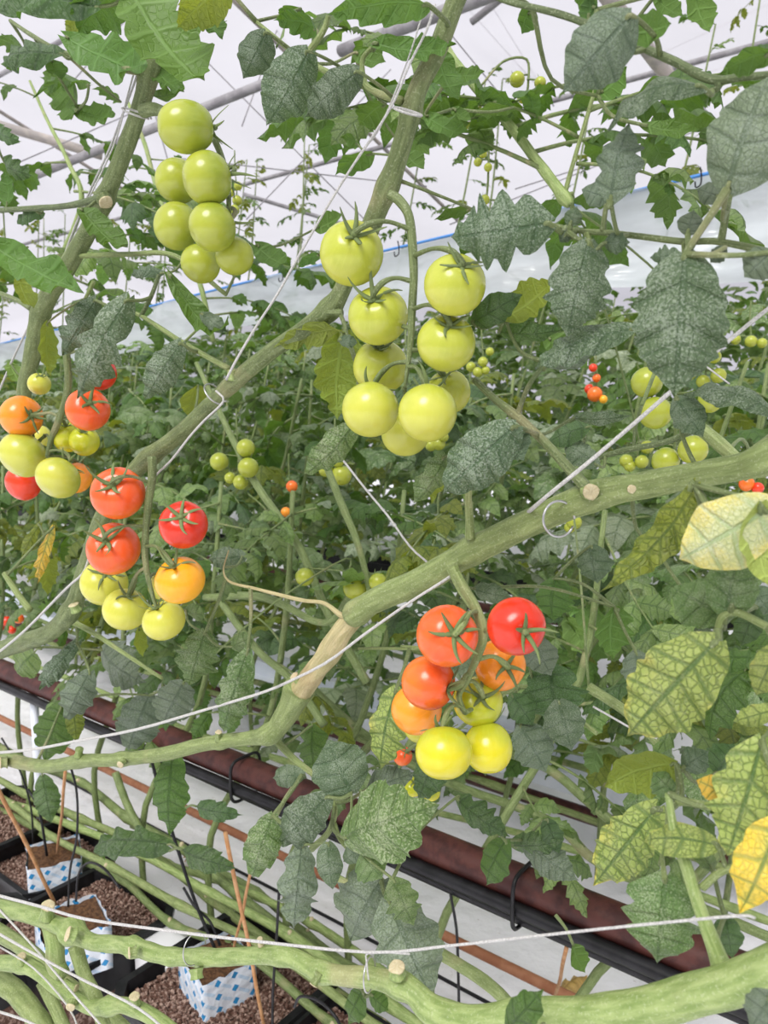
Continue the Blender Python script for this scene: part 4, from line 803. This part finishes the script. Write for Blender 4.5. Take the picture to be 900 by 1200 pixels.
for fr, c, lab in BGC:
    x0 = sum(f[0] for f in fr)/len(fr); y0 = min(f[1] for f in fr)-14
    cl = thing('tomato_cluster', lab, 'tomato cluster', PR(x0, y0, c), 'background tomato clusters')
    top = PR(x0, y0, c+.01)
    yb = max(f[1] for f in fr)
    nr = nearest(top, .45); hang = [nr[0], nr[0].lerp(top, .5)+Vector((0, 0, .02))] if nr else [top+Vector((0, 0, .05))]
    part('truss_stalk', tube('truss_stalk', hang+[top+Vector((0, 0, .01)), PR(x0+2, (y0+yb)/2, c+.01), PR(x0, yb-4, c+.01)], .0016, seg=6, n=4), cl, SM['far'])
    for (x, y, r, k) in fr:
        q, ax_, R_ = tomato(cl, x, y, r, r, k, R.uniform(-.3, .3), -.75, c-.005+R.uniform(-.01, .01), True, r < 12, True)
        part('pedicel', tube('pedicel', [PR(x0+1, min(y-r*.6, yb-4), c+.01), q+ax_*R_*.3, q], .0012, seg=6, n=3), cl, SM['far'])

# ------------------------------------------------------------------ strings, clips
def twine(pts, c, label, wpx=3.2, fixed=None):
    P_ = [PR(p[0], p[1], p[2] if len(p) > 2 else c) for p in pts]
    r = [wpx/2*depth(p)/F*(1 if not fixed else fixed) for p in P_]
    tag(obj('support_twine', tube('support_twine', P_, r, seg=7, n=3, rough=.12), mat=M_twine), label, 'twine')
twine([(915, 350), (853, 400), (777, 467), (700, 533), (640, 582), (612, 606, .475), (585, 625, .50)], .44, 'thick white twine slanting up to the right edge through the middle', 5)
twine([(560, 650, .50), (527, 676, .455), (480, 706), (425, 745), (380, 778), (325, 805)], .445, 'cream twine running down left under the crossing stem', 3.4)
twine([(325, 805), (300, 814), (233, 834), (160, 855), (93, 868), (40, 878), (0, 882), (-20, 884)], .45, 'white twine stretched above the knobbly stem at the left', 3.4)
twine([(-15, 1046), (0, 1050), (50, 1063), (100, 1077), (200, 1091), (300, 1103), (433, 1116), (520, 1109), (600, 1100), (700, 1089), (790, 1080), (867, 1073), (885, 1076)], .30, 'long white twine sagging across the whole bottom of the picture', 3.4)
twine([(-10, 1088), (0, 1095), (75, 1137), (147, 1173), (180, 1195), (200, 1215)], .31, 'white twine crossing the bottom left corner', 3)
twine([(-8, 1058), (0, 1067), (40, 1110), (80, 1158), (117, 1200), (125, 1212)], .32, 'thin white twine steep in the bottom left corner', 2.4)
twine([(-10, 1182), (0, 1186), (30, 1196), (60, 1212)], .30, 'short white twine at the bottom left edge', 3)
twine([(0, 1110), (40, 1135), (80, 1180), (95, 1215)], .33, 'second thin white twine behind the corner vine', 2)
twine([(510, 5), (500, 35), (480, 75), (462, 118), (440, 155), (400, 215), (350, 300), (325, 345), (300, 383), (278, 420), (265, 445)], .445, 'white twine beside the sweeping stem at the top centre', 3)
twine([(497, 10), (478, 70), (445, 150), (422, 180), (385, 240)], .45, 'second thinner strand beside the top centre twine', 2)
twine([(173, 50), (160, 90), (147, 125), (128, 175), (108, 218), (88, 265), (70, 312), (45, 360), (20, 410), (0, 455), (-8, 470)], .50, 'white twine winding down beside the upper left stem', 2.6)
twine([(160, 75), (150, 110), (137, 160), (120, 200), (95, 250)], .49, 'second strand beside the upper left stem', 2)
twine([(253, 458), (262, 470), (240, 492), (222, 512), (200, 540), (180, 560), (160, 590)], .455, 'white twine hanging from the knot under the sweeping stem', 2.6)
twine([(-10, 768), (0, 763), (30, 738), (75, 692), (97, 672), (104, 655)], .45, 'white twine reaching the branch point at the lower left', 3)
twine([(397, 533), (430, 575), (455, 605), (480, 640), (502, 660)], .56, 'thin white twine slanting down behind the middle vine', 2.6)
twine([(815, 420), (835, 435), (855, 450)], .55, 'short loose end of white twine at the right', 2)
twine([(695, 828), (720, 842), (745, 856), (770, 865)], .6, 'thin white twine on the green stem at the lower right', 2.5)
twine([(480, 1118), (433, 1116), (430, 1130), (432, 1148)], .30, 'small twine loop tied round the bottom vine', 2)
def ring(px, py, c, rpx, label, tilt=(1, 0, .2), wpx=2.2, sq=1.0, mat=M_wire):
    p = PR(px, py, c); d = depth(p)/F; M = frame(Vector(tilt), RT)
    pts = [p+(M @ Vector((math.cos(a)*rpx*d, math.sin(a)*rpx*d*sq, 0))) for a in [2*PI*k/24*.93 for k in range(25)]]
    tag(obj('vine_clip', tube('vine_clip', pts, wpx/2*d, seg=7, n=1), mat=mat), label, 'clip')
ring(655, 608, .455, 21, 'open wire ring clipped round the crossing stem', (.35, -1, .1), 3)
ring(478, 131, .455, 17, 'twine loop knotted round the upper centre stem', (.3, -.6, 1), 3, .55, M_twine)
ring(252, 462, .46, 15, 'loose wire loop round the sweeping stem', (.9, -.5, .8), 2, 1, M_wire)
ring(160, 133, .49, 17, 'twine loop round the upper left stem', (.4, -.6, 1), 2.4, .5, M_twine)
ring(433, 1142, .325, 17, 'thin white wire loop round the bottom vine', (1, -.4, .1), 2, 1.1, M_wire)
ring(228, 1112, .325, 16, 'fine wire loop hooked on the bottom vine above the lowest cube', (1, -.8, .2), 1.6, 1.1, M_wire)

# ------------------------------------------------------------------ lowered bare vines lying along the row
BV = thing  # each is its own thing
rr = random.Random(5)
spots = [(.885, .27, .008), (.90, .22, .008), (.93, .25, .009), (.97, .22, .009), (1.02, .26, .010), (1.08, .18, .009), (.91, .14, .008), (1.15, .12, .008), (1.62, .20, .009), (1.72, .26, .009), (1.85, .30, .010), (1.55, .12, .008), (2.3, .35, .01), (2.45, .3, .01)]
for k, (c, z, r) in enumerate(spots):
    t0 = rr.uniform(-1.4, -.9) if c < .9 else rr.uniform(-1.2, -.5); t1 = rr.uniform(1.6, 3.4) if c < 1.3 else 6
    ph = rr.random()*6; n = 16
    P_ = [row(c+.018*math.sin(ph+i*.7)+.010*rr.uniform(-1, 1), t0+(t1-t0)*i/n, max(.015, z+.03*math.sin(ph*2+i*.55)+rr.uniform(-.012, .012))) for i in range(n+1)]
    bl = [(P_[i], .012, .28) for i in range(1, n)]
    o = thing('bare_vine', 'leafless lowered vine lying with the others along the row near the red-brown pipe' if c < 1.3 else 'leafless lowered vine in the row beyond the red-brown pipe', 'vine', P_[0], 'bare lowered vines by the pots' if c < 1.3 else 'bare lowered vines of the next row')
    part('stem', tube('stem', P_, [r*rr.uniform(.9, 1.1) for _ in P_], seg=10, n=6, rough=.12, bulges=bl, seed=k), o, SM[['green', 'far', 'pale'][k % 3]])
    if c < 1.3:
        for i in range(2, n-1, 2):
            d = Vector((rr.uniform(-.5, .5), rr.uniform(-.6, 0), rr.uniform(.3, 1))).normalized(); p = P_[i]
            part('leaf_scar', tube('leaf_scar', [p, p+d*r*1.3, p+d*r*1.65], [r*.7, r*.55, r*.35], seg=8, n=2, rough=.2), o, SM['cut'])
for (pts, c, lab) in [([(135, 905, 9), (150, 945, 9), (172, 985, 10), (185, 1000, 8)], .95, 'upright green shoot between the vines left of the drip tube'),
                 ([(400, 905, 9), (450, 860, 11), (480, 850, 10)], 1.1, 'green side vine passing behind the ripest cluster'),
                 ([(350, 790, 10), (390, 830, 11), (440, 870, 11), (520, 915, 10), (640, 960, 11), (700, 1010, 12), (790, 1050, 12), (905, 1100, 12)], 1.15, 'long green vine sloping to the right above the pipe'),
                 ([(560, 870, 10), (640, 900, 11), (690, 940, 12), (760, 1000, 11)], 1.3, 'green vine sloping over the white floor right of the cluster'),
                 ([(690, 1085, 9), (760, 1110, 10), (830, 1125, 9), (905, 1140, 9)], 1.2, 'thin green vine at the lower right over the pipe'),
                 ([(415, 690, 9), (380, 730, 8), (310, 700, 10), (240, 700, 8)][::-1], .9, 'slim vine behind the dry side shoot'),
                 ([(230, 425, 5), (280, 530, 8), (305, 575, 9), (350, 640, 9), (385, 720, 10), (430, 800, 10)], .95, 'slim green vine dropping behind the sweeping stem'),
                 ([(255, 700, 8), (300, 760, 9), (345, 800, 9), (380, 850, 10)], .9, 'slim green vine slanting to the scarred node'),
                 ([(380, 540, 8), (400, 590, 9), (420, 640, 8), (435, 700, 7)], .9, 'slim vine hanging below the large green cluster')]:
    P_ = [PR(x, y, c) for x, y, w_ in pts]; o = thing('bare_vine', lab, 'vine', P_[0])
    part('stem', tube('stem', P_, [w_/2*depth(p)/F for (x, y, w_), p in zip(pts, P_)], seg=10, n=8, rough=.12), o, SM['far'])
    register(catmull(P_, 4), [0.004]*99, o)
def litter(px, py, label, s, mat):
    p = PZ(px, py, .02); vs, fs, uvs = leaf_me(6, 3, 3, .7, .4, .25, .7, .12, seed=int(px))
    M = Matrix.Translation(p) @ Matrix.Rotation(R.random()*6, 4, 'Z') @ Matrix.Scale(s, 4); o = obj('dry_leaf', mesh('dry_leaf', vs, fs, True, uvs), mat=LM['dry'], world=M); tag(o, label, 'leaf')
litter(655, 1168, 'crumpled dry brown leaf on the floor beside the short cane', .09, None); litter(235, 1012, 'dry brown leaf among the bare vines', .09, None); litter(690, 1090, 'small dry leaf on the white film by the pipe', .04, None); litter(730, 890, 'dry leaf scrap on the white film at the right', .04, None)

# ------------------------------------------------------------------ background plants
LO = {}
for kd in ('back', 'backg', 'green', 'dark', 'mott', 'olive', 'grey'):
    LO[kd] = []
    for k in range(6):
        vs, fs, uvs = leaf_me(5, 2, 2, [.55, .62, .5, .7, .45, .6][k], [.35, .5, .25, .4, .6, .3][k], [.12, .25, .05, .3, .18, .35][k], [.3, .5, .2, .4, .6, .15][k], .05, seed=100+k)
        me = mesh('leaflet', vs, fs, True, uvs); me.materials.append(LM[kd]); LO[kd].append(me)
PROTO = []
for k in range(6):
    r2 = random.Random(40+k); npairs = 3 if k % 2 else 4; dr = r2.uniform(.15, .5)
    path = [Vector((x, .03*math.sin(x*5+k), .18*x-dr*x*x)) for x in (0, .2, .4, .6, .8, .92)]
    me = tube('leaf_stalk', path, [.012, .010, .009, .008, .007, .005], seg=5, n=2); me.materials.append(SM['far'])
    lf = []
    for i in range(npairs):
        x = .28+.55*i/(npairs-1) if npairs > 1 else .5; p = Vector((x, .03*math.sin(x*5+k), .18*x-dr*x*x))
        for s_ in (-1, 1):
            an = s_*r2.uniform(.8, 1.25); pitch = r2.uniform(.05, .8); sc = r2.uniform(.26, .36)*(1 if i else .75)
            lf.append((r2.randrange(6), Matrix.Translation(p+Vector((r2.uniform(-.02, .02), 0, 0))) @ Matrix.Rotation(an, 4, 'Z') @ Matrix.Rotation(pitch, 4, 'Y') @ Matrix.Rotation(r2.uniform(-.6, .6), 4, 'X') @ Matrix.Scale(sc, 4)))
    lf.append((r2.randrange(6), Matrix.Translation(path[-1]) @ Matrix.Rotation(.1, 4, 'Z') @ Matrix.Rotation(r2.uniform(.3, .9), 4, 'Y') @ Matrix.Scale(.38, 4)))
    for _ in range(3):
        x = r2.uniform(.35, .8); s_ = r2.choice((-1, 1)); p = Vector((x, .03*math.sin(x*5+k), .18*x-dr*x*x))
        lf.append((r2.randrange(6), Matrix.Translation(p) @ Matrix.Rotation(s_*1.4, 4, 'Z') @ Matrix.Rotation(.4, 4, 'Y') @ Matrix.Scale(.12, 4)))
    joined = {}
    PROTO.append((me, lf, joined))
def joined_leaf(k, kd):
    me, lf, J = PROTO[k]
    if kd not in J:
        vs = [v.co.copy() for v in me.vertices]; fs = [tuple(p.vertices) for p in me.polygons]; uvs = [(.25, .5)]*len(vs)
        for vi, M in lf:
            v2, f2, u2 = leaf_me(4, 2, 1, [.55, .62, .5, .7, .45, .6][vi], .4, .2, .35, .05, seed=100+vi)
            b = len(vs); vs += [M @ v for v in v2]; fs += [tuple(i+b for i in f) for f in f2]; uvs += u2
        J[kd] = mesh('leaf', vs, fs, True, uvs); J[kd].materials.append(LM[kd])
    return J[kd]
NOBJ = 0
def comp_leaf(plant, p, az, tilt, L, kd, joined=False, roll=0.0, rr=R):
    """a compound leaf: stalk part with its leaflets as sub-parts"""
    global NOBJ
    k = rr.randrange(6); M = Matrix.Translation(p) @ Matrix.Rotation(az, 4, 'Z') @ Matrix.Rotation(tilt, 4, 'Y') @ Matrix.Rotation(roll, 4, 'X') @ Matrix.Scale(L, 4)
    if joined:
        o = obj('leaf', joined_leaf(k, kd), plant, world=M); NOBJ += 1; return
    me, lf, _ = PROTO[k]; o = obj('leaf', me, plant, world=M); NOBJ += 1
    for vi, lm in lf:
        q = proj(M @ lm.translation)
        if q[2] < .6 or not (-40 < q[0] < 940 and -40 < q[1] < 1240): continue
        obj('leaflet', LO[kd][vi], o, local=lm); NOBJ += 1
REFS = [(-40, 'cut off by the left edge'), (25, 'behind the mixed cluster at the left edge'), (75, 'right of the mixed left cluster'), (140, 'behind the left red-orange fruits'), (205, 'behind the left amber fruit'),
 (250, 'behind the knot in the sweeping stem'), (300, 'between the left and centre clusters'), (350, 'behind the bend of the dry side shoot'), (400, 'left under the large green cluster'), (450, 'right under the large green cluster'), (505, 'behind the lowest green fruits'),
 (560, 'above the ripest cluster'), (615, 'behind the red fruit and wire ring'), (665, 'behind the round cut scar'), (720, 'behind the right string'), (775, 'behind the large hanging grey leaf'), (830, 'behind the curled yellow leaves'), (885, 'near the right edge'), (940, 'cut off by the right edge')]
USEDL = set()
def place_label(label, p):
    x = proj(p)[0]
    for px, ph in sorted(REFS, key=lambda r: abs(r[0]-x))[:2]:
        l = label+', '+ph
        if l not in USEDL: USEDL.add(l); return l
    return label+', crowded far down the row'
def bg_plant(c, t, h0, h1, nl, L0, label, group, joined=False, kinds=('back', 'backg', 'mott', 'back', 'dark', 'green', 'olive'), lean=.5, bot=.12, seed=0, top=None):
    rr = random.Random(seed); label = place_label(label, row(c, t-.2*lean, (h0+h1)/2)); b = row(c, t, bot); top_ = row(c+rr.uniform(-.1, .1), t-lean*rr.uniform(.6, 1.3), h1)
    o = thing('tomato_plant', label, 'tomato plant', b, group)
    P_ = [b, b.lerp(top_, .25)+DR*.06, b.lerp(top_, .5)+NR*rr.uniform(-.06, .06), b.lerp(top_, .75)-DR*.04, top_]
    part('stem', tube('stem', P_, [.0075, .0075, .007, .006, .004], seg=7, n=4), o, SM['far'])
    path = catmull(P_, 6); zs = [p.z for p in path]
    for i in range(nl):
        z = h0+(h1-h0)*(i+rr.random()*.8)/nl; p = min(path, key=lambda v: abs(v.z-z))
        q = proj(p)
        if q[2] < .7 or not (-120 < q[0] < 1020 and -100 < q[1] < 1300): rr.random(); continue
        sc = L0*rr.uniform(.75, 1.2)*(1 if z < 1.7 else .7)
        comp_leaf(o, p, rr.uniform(0, 2*PI), rr.uniform(-.45, .5), sc, rr.choice(kinds), joined, rr.uniform(-.5, .5), rr)
    return o
n_ = 0
def rowset(c, t0, t1, dt, *a, **k):
    global n_; t = t0
    while t < t1: n_ += 1; bg_plant(c+R.uniform(-.08, .08), t+R.uniform(-.05, .05), *a, seed=n_*13, **k); t += dt*R.uniform(.85, 1.15)
rowset(1.02, .50, 2.9, .21, .66, 1.12, 9, .21, 'tomato plant over the red-brown pipe', 'tomato plants over the red-brown pipe', lean=.35)
rowset(1.75, .10, 4.8, .30, .42, 1.36, 16, .31, 'tomato plant, first row behind the pipe', 'tomato plants in the first row behind the pipe')
rowset(2.25, .35, 6.2, .40, .40, 1.50, 15, .33, 'tomato plant, second row behind the pipe', 'tomato plants in the second row behind the pipe', joined=True)
rowset(2.75, .40, 7.0, .45, .45, 1.62, 15, .36, 'tomato plant under the film', 'tomato plants under the plastic film', joined=True)
rowset(3.9, -.2, 10.5, .42, 1.45, 3.05, 22, .21, 'tall sparse tomato plant above the film', 'tall tomato plants behind the plastic film', joined=True, kinds=('green', 'back', 'olive'), lean=.7)
rowset(4.6, .6, 11.0, .55, .3, 1.95, 14, .42, 'tomato plant in the far rows', 'tomato plants in the far rows', joined=True)
# sparse near foliage at the upper left and top centre
U1 = thing('tomato_plant', 'light tomato plant with small leaves behind the upper left stem', 'tomato plant', PR(90, 250, .85))
stem(U1, [(30, 430, 6), (60, 330, 6), (95, 240, 6), (80, 190, 5), (55, 140, 4), (35, 95, 3)], .85, 'pale')
for (x, y, az, L, kd) in [(60, 330, 3.3, .22, 'green'), (95, 240, .2, .22, 'back'), (80, 190, 2.8, .2, 'green'), (90, 225, 5.9, .24, 'dark'), (60, 150, .4, .18, 'green'), (45, 115, 3.4, .16, 'green'), (75, 285, .1, .24, 'green'), (70, 300, 5.4, .22, 'back'), (95, 200, .9, .2, 'back'), (45, 380, 5.8, .2, 'back'), (60, 320, .5, .26, 'green'), (30, 290, 2.5, .2, 'green')]:
    comp_leaf(U1, PR(x, y, .85), az, R.uniform(-.3, .4), L, kd, roll=R.uniform(-.4, .4))
U2 = thing('tomato_plant', 'light tomato plant with small leaves behind the hanging green column', 'tomato plant', PR(250, 330, 1.3))
stem(U2, [(250, 400, 6), (230, 320, 6), (190, 240, 5), (170, 170, 5), (150, 120, 4)], 1.2, 'pale')
for (x, y, az, L, kd) in [(240, 350, .2, .24, 'green'), (230, 320, 3.3, .24, 'back'), (210, 280, 5.9, .24, 'green'), (190, 240, .5, .2, 'back'), (180, 200, 2.9, .2, 'green'), (175, 185, .1, .18, 'green'), (245, 370, .6, .26, 'back'), (225, 310, .3, .3, 'green')]:
    comp_leaf(U2, PR(x, y, 1.2), az, R.uniform(-.3, .4), L, kd, roll=R.uniform(-.4, .4))
for (x, y, az, L, kd) in [(662, 228, 1.2, .26, 'green'), (640, 200, 2.9, .28, 'back'), (600, 150, .3, .28, 'green'), (575, 120, 2.9, .24, 'green'), (690, 130, .2, .22, 'green'), (680, 160, 3.0, .2, 'green'), (675, 190, 6.0, .2, 'back'), (620, 180, .0, .26, 'green'), (550, 95, 3.3, .2, 'back'), (700, 100, 2.6, .18, 'green')]:
    comp_leaf(I_, PR(x, y, .9), az, R.uniform(-.4, .3), L, kd, roll=R.uniform(-.4, .4))
# far foliage mass
def mass(c0, c1, t0, t1, z0, z1, n, s, label, seed, kd='back'):
    rr = random.Random(seed); tv, tf, tu = leaf_me(3, 2, 1, .6, .4, .2, .4, .05, seed=3); vs, fs, uvs = [], [], []
    for _ in range(n):
        M = Matrix.Translation(row(rr.uniform(c0, c1), rr.uniform(t0, t1), z0+(z1-z0)*rr.random()**.9)) @ Matrix.Rotation(rr.random()*6.3, 4, 'Z') @ Matrix.Rotation(rr.uniform(-.2, 1.1), 4, 'Y') @ Matrix.Rotation(rr.uniform(-.7, .7), 4, 'X') @ Matrix.Scale(s*rr.uniform(.6, 1.3), 4)
        b = len(vs); vs += [M @ v for v in tv]; fs += [tuple(i+b for i in f) for f in tf]; uvs += tu
    me = mesh('foliage', vs, fs, True, uvs); o = obj('foliage', me, mat=LM[kd]); tag(o, label, 'foliage', kind='stuff')
mass(5.2, 6.2, .5, 15, .1, 2.1, 10000, .13, 'dense green tomato foliage filling the far rows under the film', 3)
mass(7.4, 8.6, .5, 18, .1, 2.5, 6000, .18, 'dim tomato foliage closing the view at the far end', 4, 'dark')
print('LEAFLETS', NLEAF, 'BG OBJS', NOBJ, 'TOTAL', len(bpy.data.objects))
